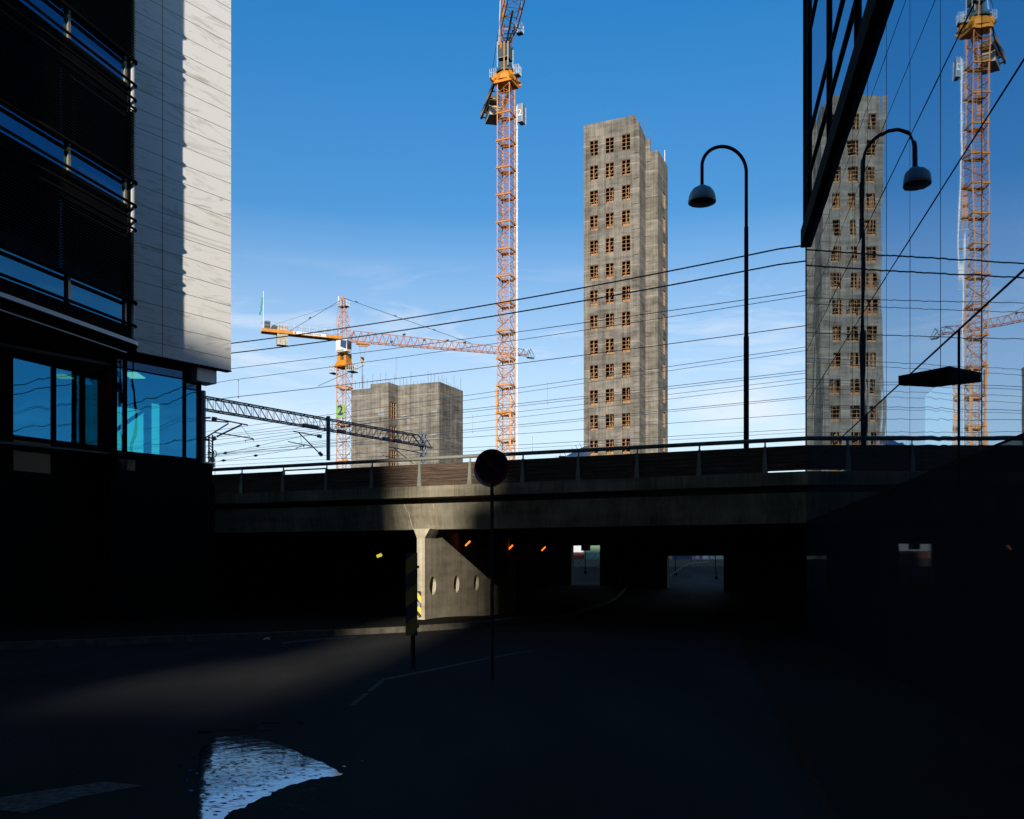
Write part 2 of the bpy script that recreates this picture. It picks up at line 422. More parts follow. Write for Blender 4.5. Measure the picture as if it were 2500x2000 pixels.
M_LAMPH = plain('lamp_hood_grey', (0.62, 0.64, 0.66), 0.45, var=0.12, scale=6)
M_RAIL = plain('rail_steel', (0.20, 0.215, 0.18), 0.5, 0.1, var=0.12)
M_PLANK = wood('brown_planks', (0.022, 0.013, 0.009), (0.125, 0.080, 0.055))
M_HAZ = stripes('hazard_stripes', (0.22, 0.13, 0.012), (0.015, 0.015, 0.015), 0.62, (0.85, 0, -1), 0.5, 0.1)
M_HAZ2 = stripes('hazard_stripes_small', (0.80, 0.56, 0.08), (0.02, 0.02, 0.02), 0.42, (1.2, 0, 1), 0.42, 0.55)
M_HAZ3 = stripes('crane_hazard', (0.60, 0.28, 0.04), (0.02, 0.02, 0.02), 0.9, (0.9, 0, 1), 0.5)
M_RED = plain('sign_red', (0.12, 0.006, 0.008), 0.8, spec=.1)
M_BLUE = plain('sign_blue', (0.004, 0.006, 0.02), 0.8, spec=.1)
M_SIGNW = plain('sign_white', (0.35, 0.36, 0.38), 0.4, var=0.03)
M_SIGNB = plain('sign_black', (0.01, 0.01, 0.012), 0.5)
M_GREEN = plain('mesh_green_board', (0.22, 0.36, 0.09), 0.7)
M_FLAG = plain('green_flag_cloth', (0.02, 0.22, 0.15), 0.8)

# ------------------------------------------------------------------ ground
def gz(y):
    pts = [(-400, .2), (12, .2), (26, 0), (33, -.03), (42, -.35), (58, -.35), (76, .5), (100, 1.85), (6000, 1.9)]
    for (a, za), (b, zb) in zip(pts, pts[1:]):
        if y <= b:
            t = max(0, (y - a) / (b - a)); t = t if b > 400 or a < 0 else t * t * (3 - 2 * t)
            return za + (zb - za) * t
    return 1.9

YS = [-300, -120, -60, -20, 0, 4, 8, 12, 14, 16, 18, 20, 22, 24, 26, 28, 30, 32, 34, 36, 38, 40, 42, 46, 50, 54, 58, 62, 66, 70, 74, 78, 84, 90, 96, 102, 115, 130, 160, 220, 400, 900, 2500, 5500]
def strip(xa, xb, ys, dz, name, mat, **kw):
    b = MB()
    for y0, y1 in zip(ys, ys[1:]):
        b.face([(xa(y0), y0, gz(y0) + dz), (xb(y0), y0, gz(y0) + dz), (xb(y1), y1, gz(y1) + dz), (xa(y1), y1, gz(y1) + dz)])
    return b.build(name, mat, **kw)
strip(lambda y: -2500, lambda y: 2500, YS, 0, 'ground', M_PAVE, kind='structure')

TH = math.atan(470 / F)                       # direction of the glass wall
WD = (sin(TH), cos(TH)); WN = (-cos(TH), sin(TH))     # along, outward normal (towards the street)
WC = 3.10
def wallx(y): return (WC + sin(TH) * y) / cos(TH)

KL = [(-40, 2), (-26, 13), (-12.8, 22.4), (-9, 24.9), (-5.7, 26.9), (-3.05, 29.0), (-1.0, 31.2), (1.2, 36.0), (3.2, 44), (5.5, 54), (9, 70)]
def kerbx(y):
    for (xa, a), (xb, b) in zip(KL, KL[1:]):
        if y <= b: return xa + (xb - xa) * (y - a) / (b - a)
    return KL[-1][0]
ysr = [y for y in YS if -60 <= y <= 130]
strip(lambda y: max(-40, kerbx(y)) if y > 2 else -40, lambda y: min(wallx(y) - 2.2, 4.2 + 0.2 * y) if y < 32 else 6.5 + .28 * (y - 32), ysr, 0.004, 'road', M_ASPH, kind='structure')

# raised verge with its kerb on the left of the road
b = MB(); k = MB()
yy = []
for (xa, a), (xb, c) in zip(KL, KL[1:]):
    n = max(1, int((c - a) / 1.2))
    yy += [(xa + (xb - xa) * i / n, a + (c - a) * i / n) for i in range(n)]
yy.append(KL[-1])
for (x0, y0), (x1, y1) in zip(yy, yy[1:]):
    z0 = gz(y0) + 0.19; z1 = gz(y1) + 0.19
    b.face([(-60, y0, z0 - .006), (x0 - .16, y0 + .1, z0 - .006), (x1 - .16, y1 + .1, z1 - .006), (-60, y1, z1 - .006)])
    g = 0.012
    d = V((x1 - x0, y1 - y0, 0)); ln = d.length; d.normalize(); nn = V((-d.y, d.x, 0)) * 0.17
    a0 = V((x0, y0, 0)) + d * g; a1 = V((x1, y1, 0)) - d * g
    jz = random.uniform(-.008, .008)
    k.hexa([(a0.x, a0.y, z0 - .4), (a1.x, a1.y, z1 - .4), (a1.x + nn.x, a1.y + nn.y, z1 - .4), (a0.x + nn.x, a0.y + nn.y, z0 - .4),
            (a0.x + d.y * -.02, a0.y, z0 + jz), (a1.x + d.y * -.02, a1.y, z1 + jz), (a1.x + nn.x, a1.y + nn.y, z1 + jz), (a0.x + nn.x, a0.y + nn.y, z0 + jz)])
b.build('pavement', M_PAVE, kind='structure')
k.build('kerb', M_KERB, kind='structure')
# footway in front of the glass wall
b = MB()
for y0, y1 in zip([-10, 0, 6, 12, 18, 24, 28, 32], [0, 6, 12, 18, 24, 28, 32]):
    b.hexa([(wallx(y0) - 2.2, y0, gz(y0) - .2), (wallx(y0) + .1, y0, gz(y0) - .2), (wallx(y1) + .1, y1, gz(y1) - .2), (wallx(y1) - 2.2, y1, gz(y1) - .2),
            (wallx(y0) - 2.2, y0, gz(y0) + .12), (wallx(y0) + .1, y0, gz(y0) + .12), (wallx(y1) + .1, y1, gz(y1) + .12), (wallx(y1) - 2.2, y1, gz(y1) + .12)])
b.build('footway', M_PAVE, kind='structure')

def gpt(px, py, dz=0.0, y0=None):
    Y = 10.0
    for _ in range(30): Y = (EYE - gz(Y) - dz) * F / (py - HZ)
    return V(((px - 1250) / F * Y, Y, gz(Y) + dz))
def patch(name, pix, mat, dz, **kw):
    b = MB(); b.face([gpt(x, y, dz) for x, y in pix]); return b.build(name, mat, **kw)
mk = MB()
for pix in ([(-20, 1975), (-20, 1950), (250, 1908), (350, 1918), (200, 1945), (60, 1985)],
            [(852, 1722), (866, 1722), (938, 1662), (930, 1660)],
            [(934, 1661), (1000, 1649), (1190, 1609), (1300, 1589), (1300, 1587), (1190, 1606), (995, 1645), (932, 1658)],
            [(1908, 1520), (1915, 1520), (1960, 1580), (1948, 1580)],
            [(690, 1572), (790, 1561), (870, 1556), (870, 1554), (790, 1558), (685, 1569)]):
    mk.face([gpt(x, y, 0.008) for x, y in pix])
mk.build('road_marking', M_PAINT, kind='structure')

# puddle: one thin sheet of water with a ragged shore
def ragged(pix, n=14, amp=6):
    outp = []
    for (x0, y0), (x1, y1) in zip(pix, pix[1:] + pix[:1]):
        e = math.hypot(x1 - x0, y1 - y0); nx, ny = (y1 - y0) / e, -(x1 - x0) / e
        for i in range(n):
            t = i / n; a = amp * min(1, e / 60) * random.uniform(-1, 1) if i else 0
            outp.append((x0 + (x1 - x0) * t + nx * a, y0 + (y1 - y0) * t + ny * a * .6))
    return outp
mw = mirror('puddle_water', (.22, .345, .48), 0.05, 0.0011, 7.0)
pd = MB()
pd.face([gpt(x, y, 0.010) for x, y in ragged([(478, 2050), (486, 1960), (482, 1880), (490, 1825), (520, 1800), (600, 1796), (680, 1815), (760, 1850), (838, 1889), (770, 1902), (690, 1925), (620, 1958), (560, 1985), (510, 2040)], 9, 5)])
for cx, cy, wx, wy in ((560, 1779, 45, 4), (610, 1772, 22, 3), (660, 1765, 30, 2.5), (500, 1788, 22, 3), (735, 1764, 10, 2), (650, 1782, 20, 2), (462, 1880, 6, 3), (452, 1905, 8, 2), (466, 1930, 7, 2), (440, 1870, 5, 2), (470, 1850, 7, 3), (840, 1871, 6, 2), (885, 1857, 4, 2)):
    pd.face([gpt(cx + wx * cos(t * pi / 7) * random.uniform(.6, 1.1), cy + wy * sin(t * pi / 7) * random.uniform(.5, 1.2), 0.010) for t in range(14)])
pd.build('puddle', mw, kind='structure')
# fallen leaves and twigs in the water
lf = MB()
for i in range(480):
    x = random.uniform(490, 800); y = random.uniform(1820, 1990)
    if y > 1985 - (x - 490) * .32 or y < 1815 + max(0, x - 620) * .35: 
        if random.random() < .7: continue
    p = gpt(x, y, 0.013); a = random.uniform(-.5, .5) + (pi if random.random() < .5 else 0); ln = random.uniform(.02, .10) if i % 12 else random.uniform(.25, .5)
    d = V((cos(a), sin(a), random.uniform(0, .12))); q = V((-sin(a), cos(a), 0)) * (random.uniform(.004, .014) if i % 12 else .005)
    lf.face([p - d * ln * .5, p - q, p + d * ln * .5, p + q])
lf.build('leaf_litter', plain('leaf_brown', (0.05, 0.03, 0.018), 0.8), kind='stuff', label='twigs and fallen leaves floating in the puddle')

p = gpt(961, 1541, .012)
lfm = MB()
for a0, a1, l_ in ((.2, .9, .14), (1.3, 2.2, .11), (2.6, 3.4, .13), (4.0, 4.8, .10), (5.3, 6.0, .12)):
    lfm.face([p, p + V((cos(a0) * l_, sin(a0) * l_, .01)), p + V((cos((a0 + a1) / 2) * l_ * 1.5, sin((a0 + a1) / 2) * l_ * 1.5, .05)), p + V((cos(a1) * l_, sin(a1) * l_, .02))])
lfm.build('fallen_leaf', plain('orange_leaf', (.40, .16, .04), .7), loc=tuple(p), label='orange brown leaf lying against the kerb left of the hazard board', cat='leaf')
p = gpt(641, 1563, .14)
pcm = MB(); pcm.face([p, p + V((.12, .02, .03)), p + V((.15, .10, .08)), p + V((.02, .09, .04))]); pcm.face([p + V((.12, .02, .03)), p + V((.2, -.02, .0)), p + V((.15, .10, .08))])
pcm.build('paper_scrap', plain('pale_paper', (.5, .52, .5), .8), loc=tuple(p), label='small pale scrap of paper in the shade left of the sunlit road', cat='litter')

# ------------------------------------------------------------------ street furniture near the camera
hp = empty('hazard_marker', (at(1007, 1500, 17.6).x, 17.6, gz(17.6)), 'tall black and yellow striped hazard board on a post at the traffic island', 'hazard marker')
bx, by = WL[hp.name].x, 17.6
zt = EYE + (HZ - 1350) / F * by; zb = EYE + (HZ - 1552) / F * by
b = MB(); x0, x1 = at(990, 0, by).x, at(1019, 0, by).x
b.prism([(x0, by), (x1, by), (x1, by + .02), (x0, by + .02)], zb, zt); b.build('board', M_HAZ, hp)
b = MB(); b.bar((bx + .0, by + .07, gz(by) - .1), (bx, by + .07, zt - .05), .045, n=12, rot=0); b.build('post', M_LAMPP, hp)
b = MB()
for zz in (zb + .15, zt - .3):
    b.box((x1 - .03, by + .021, zz), (x1 + .025, by + .09, zz + .05))
b.build('clamp', M_BLACK, hp)

sg = empty('no_parking_sign', (at(1201, 0, 15.7).x, 15.7, gz(15.7)), 'large round sign on a tall pole overlapping the bridge railing', 'traffic sign')
sx, sy = WL[sg.name].x, 15.7; sz = EYE + (HZ - 1138) / F * sy
def disc(c, r, y0, y1, n=48, r_in=0.0, m=0, b=None):
    b = b or MB(); 
    for i in range(n):
        t0, t1 = 2 * pi * i / n, 2 * pi * (i + 1) / n
        P = lambda r, t, y: (c[0] + cos(t) * r, y, c[1] + sin(t) * r)
        if r_in:
            b.face([P(r_in, t0, y0), P(r, t0, y0), P(r, t1, y0), P(r_in, t1, y0)], m)
        else:
            b.face([(c[0], y0, c[1]), P(r, t0, y0), P(r, t1, y0)], m); b.face([(c[0], y1, c[1]), P(r, t1, y1), P(r, t0, y1)], m)
        b.face([P(r, t0, y0), P(r, t0, y1), P(r, t1, y1), P(r, t1, y0)], m)
    return b
disc((sx, sz), .295, sy, sy + .025).build('sign_plate', M_BLUE, sg)
disc((sx, sz), .297, sy - .004, sy + .01, r_in=.245).build('sign_border', M_RED, sg)
b = MB(); b.bar((sx - .18, sy - .003, sz + .18), (sx + .18, sy - .003, sz - .18), .03); b.build('sign_slash', M_RED, sg)
b = MB(); b.bar((sx, sy + .06, gz(sy) - .1), (sx, sy + .06, sz + .26), .03, n=12); b.build('pole', M_LAMPP, sg)
disc((sx - .025, sz - .06), .295, sy + .10, sy + .125).build('rear_sign_plate', M_GALV, sg)

# ------------------------------------------------------------------ bridge
P0 = V((-3.02, 33.25, 0)); BD = V((.9163, -.4003, 0)); PD = V((.4003, .9163, 0))
def bp(s, p, z): q = P0 + BD * s + PD * p; return (q.x, q.y, z)
def extr(b, prof, s0, s1, m=0, caps=True):
    n = len(prof); k = len(b.v)
    for s in (s0, s1): b.v += [V(bp(s, p, z)) for p, z in prof]
    for i in range(n):
        j = (i + 1) % n; b.f.append((k + j, k + i, k + n + i, k + n + j)); b.m.append(m)
    if caps:
        b.f.append(tuple(k + i for i in range(n))); b.m.append(m)
        b.f.append(tuple(k + n + i for i in reversed(range(n)))); b.m.append(m)
    return b
br = empty('road_bridge', bp(0, 0, 0), 'long concrete overpass with a curved girder spanning the street', 'bridge')
S0, S1 = -32.0, 24.0
b = MB(); extr(b, [(0.16, 3.45), (0.9, 3.45), (.9, 4.40), (0, 4.40)], S0, S1); b.build('girder', M_CONC_B, br)
b = MB()
s = S0
while s < S1:
    e = min(S1, s + 4.14); extr(b, [(-.22, 4.62), (.55, 4.62), (.55, 5.03), (-.22, 5.03)], s + .008, e - .008); s = e
b.build('edge_beam', M_CONC_B, br)
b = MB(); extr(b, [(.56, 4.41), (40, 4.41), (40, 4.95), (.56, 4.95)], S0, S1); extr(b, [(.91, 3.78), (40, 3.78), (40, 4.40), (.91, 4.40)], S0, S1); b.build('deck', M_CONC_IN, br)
# bolt heads on the girder
b = MB()
for i in range(-12, 18):
    q = V(bp(i * .82 - 2.9, .03, 4.16)); b.bar(q, q - PD * .03, .018, n=6)
b.build('bolt', M_GALV, br)
# lime run out of cracks on the girder face
def gface(px, py):
    r = (px - 1250) / F; s_ = (r * P0.y - P0.x) / (BD.x - r * BD.y); Yg = P0.y + BD.y * s_
    z = EYE + (HZ - py) / F * Yg; p = .16 * (4.40 - z) / .95 - .004
    return V(bp(s_, p, z))
M_LIME = plain('lime_white', (.40, .39, .35), .9, var=.3, scale=20)
for pl in ([(987, 1231), (989, 1240), (992, 1246), (990, 1249), (996, 1251), (999, 1268), (1001, 1284), (1003, 1291)], [(1058, 1230), (1057, 1234), (1059, 1240)]):
    b = MB()
    for (xa, ya), (xb, yb) in zip(pl, pl[1:]):
        wa = random.uniform(.5, 1.1); b.face([gface(xa - wa, ya), gface(xa + wa, ya), gface(xb + wa, yb), gface(xb - wa, yb)])
    b.build('lime_streak', M_LIME, br)
# end wall of the underpass, with its two openings (plan coordinate s on the plane p = 40)
b = MB()
def wallseg(s0, s1, z0, z1, p0=39.4, p1=40.0): 
    b.hexa([bp(s0, p0, z0), bp(s1, p0, z0), bp(s1, p1, z0), bp(s0, p1, z0), bp(s0, p0, z1), bp(s1, p0, z1), bp(s1, p1, z1), bp(s0, p1, z1)])
oa, ob, oc, od = -8.7, -6.27, -.83, 3.5
wallseg(S0, oa, -1, 3.77); wallseg(ob, oc, -1, 3.77); wallseg(od, S1, -1, 3.77)
wallseg(oa, ob, 3.62, 3.77); wallseg(oc, od, 2.76, 3.77)
wallseg(-7.85, -7.25, 3.20, 3.62)
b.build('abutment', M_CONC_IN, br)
for s in (S0 + .01, S1 - .6):
    b = MB(); b.hexa([bp(s, 1, -1), bp(s + .59, 1, -1), bp(s + .59, 39.3, -1), bp(s, 39.3, -1), bp(s, 1, 3.77), bp(s + .59, 1, 3.77), bp(s + .59, 39.3, 3.77), bp(s, 39.3, 3.77)])
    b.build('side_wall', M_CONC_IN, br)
# pier wall with three round holes
PA = V((-3.156, 32.6, 0)); PU = V((.267, .9637, 0)); PN = V((.9637, -.267, 0)); TKN = .30
def pw(u, n, z): q = PA + PU * u + PN * n; return (q.x, q.y, z)
b = MB(); zb0, zt0 = -.6, 3.44
holes = [(0.83, 1.36), (3.52, 1.36), (6.12, 1.36)]; hr = .34; H = .5
cur = 0.0
for hu, hz in holes + [(12.5, None)]:
    e = hu - H if hz else 12.5
    for n in (0, -TKN):
        b.face([pw(cur, n, zb0), pw(e, n, zb0), pw(e, n, zt0), pw(cur, n, zt0)])
    if hz is None: break
    for n in (0, -TKN):
        b.face([pw(e, n, zb0), pw(e + 2 * H, n, zb0), pw(e + 2 * H, n, hz - H), pw(e, n, hz - H)])
        b.face([pw(e, n, hz + H), pw(e + 2 * H, n, hz + H), pw(e + 2 * H, n, zt0), pw(e, n, zt0)])
        K = 40
        for i in range(K):
            t0, t1 = 2 * pi * i / K, 2 * pi * (i + 1) / K
            def sq(t):
                c_, s_ = cos(t), sin(t); f = H / max(abs(c_), abs(s_)); return hu + c_ * f, hz + s_ * f
            (a0, c0), (a1, c1) = sq(t0), sq(t1)
            b.face([pw(hu + cos(t0) * hr, n, hz + sin(t0) * hr), pw(a0, n, c0), pw(a1, n, c1), pw(hu + cos(t1) * hr, n, hz + sin(t1) * hr)])
            if n == 0:
                b.face([pw(hu + cos(t0) * hr, 0, hz + sin(t0) * hr), pw(hu + cos(t1) * hr, 0, hz + sin(t1) * hr), pw(hu + cos(t1) * hr, -TKN, hz + sin(t1) * hr), pw(hu + cos(t0) * hr, -TKN, hz + sin(t0) * hr)])
    cur = e + 2 * H
b.face([pw(0, 0, zb0), pw(0, -TKN, zb0), pw(0, -TKN, zt0), pw(0, 0, zt0)]); b.face([pw(12.5, 0, zb0), pw(12.5, -TKN, zb0), pw(12.5, -TKN, zt0), pw(12.5, 0, zt0)])
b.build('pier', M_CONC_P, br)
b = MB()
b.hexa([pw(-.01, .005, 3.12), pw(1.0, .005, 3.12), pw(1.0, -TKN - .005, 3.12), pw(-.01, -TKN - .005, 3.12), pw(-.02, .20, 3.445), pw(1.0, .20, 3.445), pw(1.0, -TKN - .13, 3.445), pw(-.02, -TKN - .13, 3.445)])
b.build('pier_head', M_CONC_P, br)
# rounded drum end
# marker on the pier
q = V(pw(-.03, -.02, 0))
cm = empty('chevron_marker', (q.x, q.y, .25), 'small yellow and black striped plate fixed low on the pier end', 'hazard marker')
b = MB(); b.hexa([pw(-.04, -.13, .24), pw(-.015, -.13, .24), pw(-.015, -.285, .24), pw(-.04, -.285, .24), pw(-.04, -.13, 1.19), pw(-.015, -.13, 1.19), pw(-.015, -.285, 1.19), pw(-.04, -.285, 1.19)])
b.build('plate', M_HAZ2, cm)
b = MB()
b.hexa([pw(-.046, -.15, .66), pw(-.041, -.15, .66), pw(-.041, -.265, .62), pw(-.046, -.265, .62), pw(-.046, -.15, .80), pw(-.041, -.15, .80), pw(-.041, -.265, .80), pw(-.046, -.265, .80)])
b.build('sticker', plain('sticker_grey', (.22, .25, .3), .5, var=.8, scale=60), cm)

# noise fence + handrail on the bridge
fe = empty('plank_fence', bp(0, -.05, 5.03), 'brown horizontal plank parapet along the edge of the bridge', 'fence')
SP = 2.07
posts = [-.4 + SP * i for i in range(-14, 12)]
for i, s in enumerate(posts[:-1]):
    e = posts[i + 1]
    low = abs(s - (-.4 - 2 * SP - SP)) < .1       # one bay lower than its neighbours
    ztop = 5.72 if low else 5.86
    zb = 5.085 if s > 10.5 else 5.045
    b = MB(); nb = 6; h = (ztop - zb) / nb
    for j in range(nb):
        o = random.uniform(-.006, .006)
        extr(b, [(-.06 + o, zb + j * h + .004), (-.02, zb + j * h + .004), (-.02, zb + (j + 1) * h - .003), (-.040 + o, zb + (j + 1) * h - .003)], s + .04, e - .04)
    extr(b, [(-.019, zb + .002), (-.005, zb + .002), (-.005, ztop - .01), (-.019, ztop - .01)], s + .01, e - .01)
    b.build('plank_panel', M_PLANK, fe)
for s in posts:
    b = MB()
    b.hexa([bp(s - .085, -.13, 5.03), bp(s + .085, -.13, 5.03), bp(s + .085, .02, 5.03), bp(s - .085, .02, 5.03),
            bp(s - .035, -.10, 5.87), bp(s + .035, -.10, 5.87), bp(s + .035, .02, 5.87), bp(s - .035, .02, 5.87)])
    b.build('post', M_RAIL, fe)
hr_ = empty('handrail', bp(0, .05, 5.87), 'thick round steel handrail above the plank parapet of the bridge', 'handrail')
b = MB(); b.bar(bp(S0, -.04, 6.06), bp(S1, -.04, 6.06), .068, n=12); b.build('rail', M_RAIL, hr_, smooth=True)
for s in posts:
    b = MB(); b.bar(bp(s, -.04, 5.872), bp(s, -.04, 6.02), .028, n=8); b.build('stanchion', M_RAIL, hr_)
b = MB(); sL = -.4 - 3 * SP
b.bar(bp(sL + .05, -.04, 5.88), bp(sL + SP - .05, -.04, 5.88), .03, n=8)
b.build('lower_rail', M_RAIL, hr_)
# far parapet of the bridge
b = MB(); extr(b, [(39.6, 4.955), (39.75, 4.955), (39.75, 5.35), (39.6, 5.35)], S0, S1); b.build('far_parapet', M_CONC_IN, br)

# small equipment cabinet on the deck (behind the rail)
q = V(bp(5.0, .5, 0))
cb_ = empty('cable_cabinet', (q.x, q.y, 4.95), 'small grey box behind the handrail left of the tall tower', 'cabinet')
b = MB(); b.box((q.x - .09, q.y - .08, 4.96), (q.x + .09, q.y + .08, 5.93)); b.box((q.x - .12, q.y - .1, 5.931), (q.x + .12, q.y + .1, 5.96)); b.build('body', M_GALV, cb_)

# height sign on the girder
q = at(1343, 1252, 31.85)
hs_ = empty('height_limit_sign', tuple(q), 'faint round height limit sign hanging on the dark girder', 'traffic sign')
disc((q.x, q.z), .25, q.y, q.y + .02, b=MB()).build('sign_plate', M_SIGNW, hs_)
disc((q.x, q.z), .252, q.y - .004, q.y + .01, r_in=.20).build('sign_border', M_RED, hs_)
text('sign_number', '3,4m', .15, (q.x, q.y - .006, q.z), (1, 0, 0), (0, 0, 1), M_SIGNB, hs_)
b = MB(); b.face([(q.x - .05, q.y - .006, q.z + .17), (q.x + .05, q.y - .006, q.z + .17), (q.x, q.y - .006, q.z + .10)]); b.face([(q.x - .05, q.y - .006, q.z - .17), (q.x, q.y - .006, q.z - .10), (q.x + .05, q.y - .006, q.z - .17)])
b.build('sign_arrow', M_SIGNB, hs_)

# lamps under the bridge
M_TL = emit('orange_tube', (1.0, 0.20, 0.015), 1.6); M_TY = emit('yellow_tube', (0.75, 0.62, 0.08), 0.8)
for (px, py, Y, m_, lab, sc) in ((1142, 1327, 36, M_TL, 'orange underpass lamp nearest the pier wall', 1.0), (1247, 1336, 43.5, M_TL, 'orange underpass lamp, middle of the three orange ones', .85),
                      (1327, 1340, 50, M_TL, 'smallest orange underpass lamp, farthest along the row', .8), (926, 1356, 46, M_TY, 'yellow underpass lamp left of the pier', .9)):
    q = at(px, py, Y)
    t = empty('tunnel_lamp', tuple(q), lab, 'lamp', 'lamps under the bridge')
    if m_ is M_TY: a0, a1 = at(px - 6, py + 3, Y), at(px + 6, py - 2, Y)
    else: a0, a1 = at(px - 6 * sc, py + 6 * sc, Y), at(px + 6 * sc, py - 6 * sc, Y)
    d = (a1 - a0) / 2
    b = MB(); b.bar(a0, a1, .035 if m_ is M_TL else .08, n=8); b.build('tube', m_, t)
    q = q + V((0, .1, .06))
    b = MB(); b.bar(q - d, q + d, .09); b.bar(q, (q.x, q.y, 3.78), .02); b.build('housing', M_BLACK, t)

# ------------------------------------------------------------------ street lamp on the bridge
LY = 29.0
lp = empty('street_lamp', (at(1822, 0, LY).x, LY, 4.96), 'tall black street lamp with a hooked arm and grey dome hood', 'street lamp')
xp = at(1822, 0, LY).x; zk = EYE + (HZ - 555) / F * LY; zk2 = EYE + (HZ - 822) / F * LY
b = MB(); b.path([(xp, LY, 4.96), (xp, LY, zk2)], .085, 16); b.path([(xp, LY, zk2 + .001), (xp, LY, zk)], .068, 16); b.build('post', M_LAMPP, lp, smooth=True)
xd = at(1706, 0, LY).x; rr = (xp - xd) / 2; zc = EYE + (HZ - 425) / F * LY
pts = [(xp, LY, zk + .002), (xp, LY, zc)]
for i in range(1, 24):
    t = pi * i / 24; pts.append((xp - rr + cos(t) * rr, LY - .5 * i / 24, zc + sin(t) * rr))
pts += [(xd, LY - .5, zc), (xd, LY - .5, EYE + (HZ - 466) / F * LY)]
b = MB(); b.path(pts, .055, 14); b.build('arm', M_LAMPP, lp, smooth=True)
zd = EYE + (HZ - 472) / F * LY
b = MB()
b.lathe((xd, LY - .5, zd), [(0, .02), (.13, .02), (.17, -.01), (.28, -.07), (.36, -.17), (.41, -.29), (.435, -.42), (.435, -.50), (.405, -.50), (.40, -.42), (.34, -.20), (.2, -.07), (0, -.04)], 40)
b.build('hood', M_LAMPH, lp, smooth=True)
b = MB(); b.lathe((xd, LY - .5, zd), [(0, .12), (.03, .12), (.03, .025), (.10, .021)], 16); b.build('collar', M_LAMPP, lp)
b = MB(); b.lathe((xd, LY - .5, zd), [(0, -.36), (.37, -.36), (.37, -.38), (0, -.38)], 24); b.build('lamp_glass', M_BLACK, lp)

# ------------------------------------------------------------------ glass building (right)
gb = empty('glass_building', (wallx(28.1), 28.1, 0), 'office block with blue mirror glass wall reflecting tower and crane', 'building')
def wp(y, out_, z):                            # point on the wall at depth y (metres of Y), pushed out
    x = wallx(y); return (x + WN[0] * out_, y + WN[1] * out_, z)
YJ = [10.3 + 1.8 * i for i in range(-3, 10)] + [28.1]
ZJ = [0.1, 1.9, 3.48, 5.11, 7.2, 8.78, 9.94, 11.07, 12.05]
def panel(y0, y1, z0, z1, mat, tilt=.0011, outp=0.0, name='glass_panel', nx=1, wave=0.0):
    b = MB(); g = .006
    t0 = random.uniform(-tilt, tilt); t1 = random.uniform(-tilt, tilt) + .001; h = (z1 - z0) / 2; wl = (y1 - y0) / 2
    bow = random.uniform(-.0015, .0015)
    cs = []
    for z_, sz_ in ((z0 + g, -1), (z1 - g, 1)):
        for y_, sy_ in ((y0 + g, -1), (y1 - g, 1)):
            cs.append(wp(y_, outp + t0 * sz_ * h + t1 * sy_ * wl, z_))
    b.face([cs[1], cs[0], cs[2], cs[3]])
    return b.build(name, mat, gb)
for i in range(len(YJ) - 1):
    for j in range(len(ZJ) - 1):
        if YJ[i] < 6.6 and not (ZJ[j] > 1 and ZJ[j] < 5): 
            continue
        if YJ[i] > 10.2 and YJ[i] < 11.9 and ZJ[j] < 3.4 : continue
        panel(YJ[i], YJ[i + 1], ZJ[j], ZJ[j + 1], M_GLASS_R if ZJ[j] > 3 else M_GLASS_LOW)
# near part of the wall, out of frame: one sheet
b = MB(); b.face([wp(6.6, -.004, 5.2), wp(-14, -.004, 5.2), wp(-14, -.004, 12), wp(6.6, -.004, 12)]); b.face([wp(4.8, -.004, .1), wp(-14, -.004, .1), wp(-14, -.004, 5.2), wp(4.8, -.004, 5.2)], 1)
b.build('near_glazing', [M_GLASS_R, M_GLASS_LOW], gb)
# entrance glazing
for y0, y1 in ((10.3, 11.2), (11.2, 12.1)):
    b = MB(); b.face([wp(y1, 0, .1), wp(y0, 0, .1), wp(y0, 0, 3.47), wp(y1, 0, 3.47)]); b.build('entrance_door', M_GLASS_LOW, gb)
b = MB(); n = 14
for i in range(n):
    f0, f1 = i / n, (i + 1) / n; g = lambda f: .010 + .003 * sin(pi * f)
    b.face([wp(12.9 - 1.65 * f0, g(f0), 3.5), wp(12.9 - 1.65 * f0, g(f0), 4.60), wp(12.9 - 1.65 * f1, g(f1), 4.60), wp(12.9 - 1.65 * f1, g(f1), 3.5)])
b.build('curved_entrance_glass', M_GLASS_D, gb, smooth=True)
b = MB(); pb = [wp(28.1, -.05, 0)[:2]]; e1 = V(wp(28.1, -.05, 0)) + V((.9163, -.4003, 0)) * 9; e2 = V(wp(-14, -.05, 0)) + V((.9163, -.4003, 0)) * 9
poly = [wp(28.1, -.05, 0)[:2], (e1.x, e1.y), (e2.x, e2.y), wp(-14, -.05, 0)[:2]]
b.prism(list(reversed(poly)), -.5, 24); b.build('body', M_SHELL, gb)
# joints: thick ones are aluminium caps
b = MB()
def vcap(y, z0, z1, wd, dp): b.hexa([wp(y - wd, -.01, z0), wp(y + wd, -.01, z0), wp(y + wd, dp, z0), wp(y - wd, dp, z0), wp(y - wd, -.01, z1), wp(y + wd, -.01, z1), wp(y + wd, dp, z1), wp(y - wd, dp, z1)])
def hcap(z, y0, y1, hh, dp): b.hexa([wp(y0, -.01, z - hh), wp(y1, -.01, z - hh), wp(y1, dp, z - hh), wp(y0, dp, z - hh), wp(y0, -.01, z + hh), wp(y1, -.01, z + hh), wp(y1, dp, z + hh), wp(y0, dp, z + hh)])
for y in (8.5, 10.3): vcap(y, .1, 5.1, .009, .005)
vcap(11.23, 3.2, 5.10, .016, .012)
for z, h in ((3.48, .014), (5.11, .013), (7.2, .010), (8.78, .007)): hcap(z, -14, 28.1, h, .005)
for y in YJ[1:-1]: vcap(y, .1 if not 11 < y < 13 else 4.75, 12.05, .0055, .0035)
for z in ZJ[1:-1]: hcap(z, 4.9, 28.1, .0045, .0035)
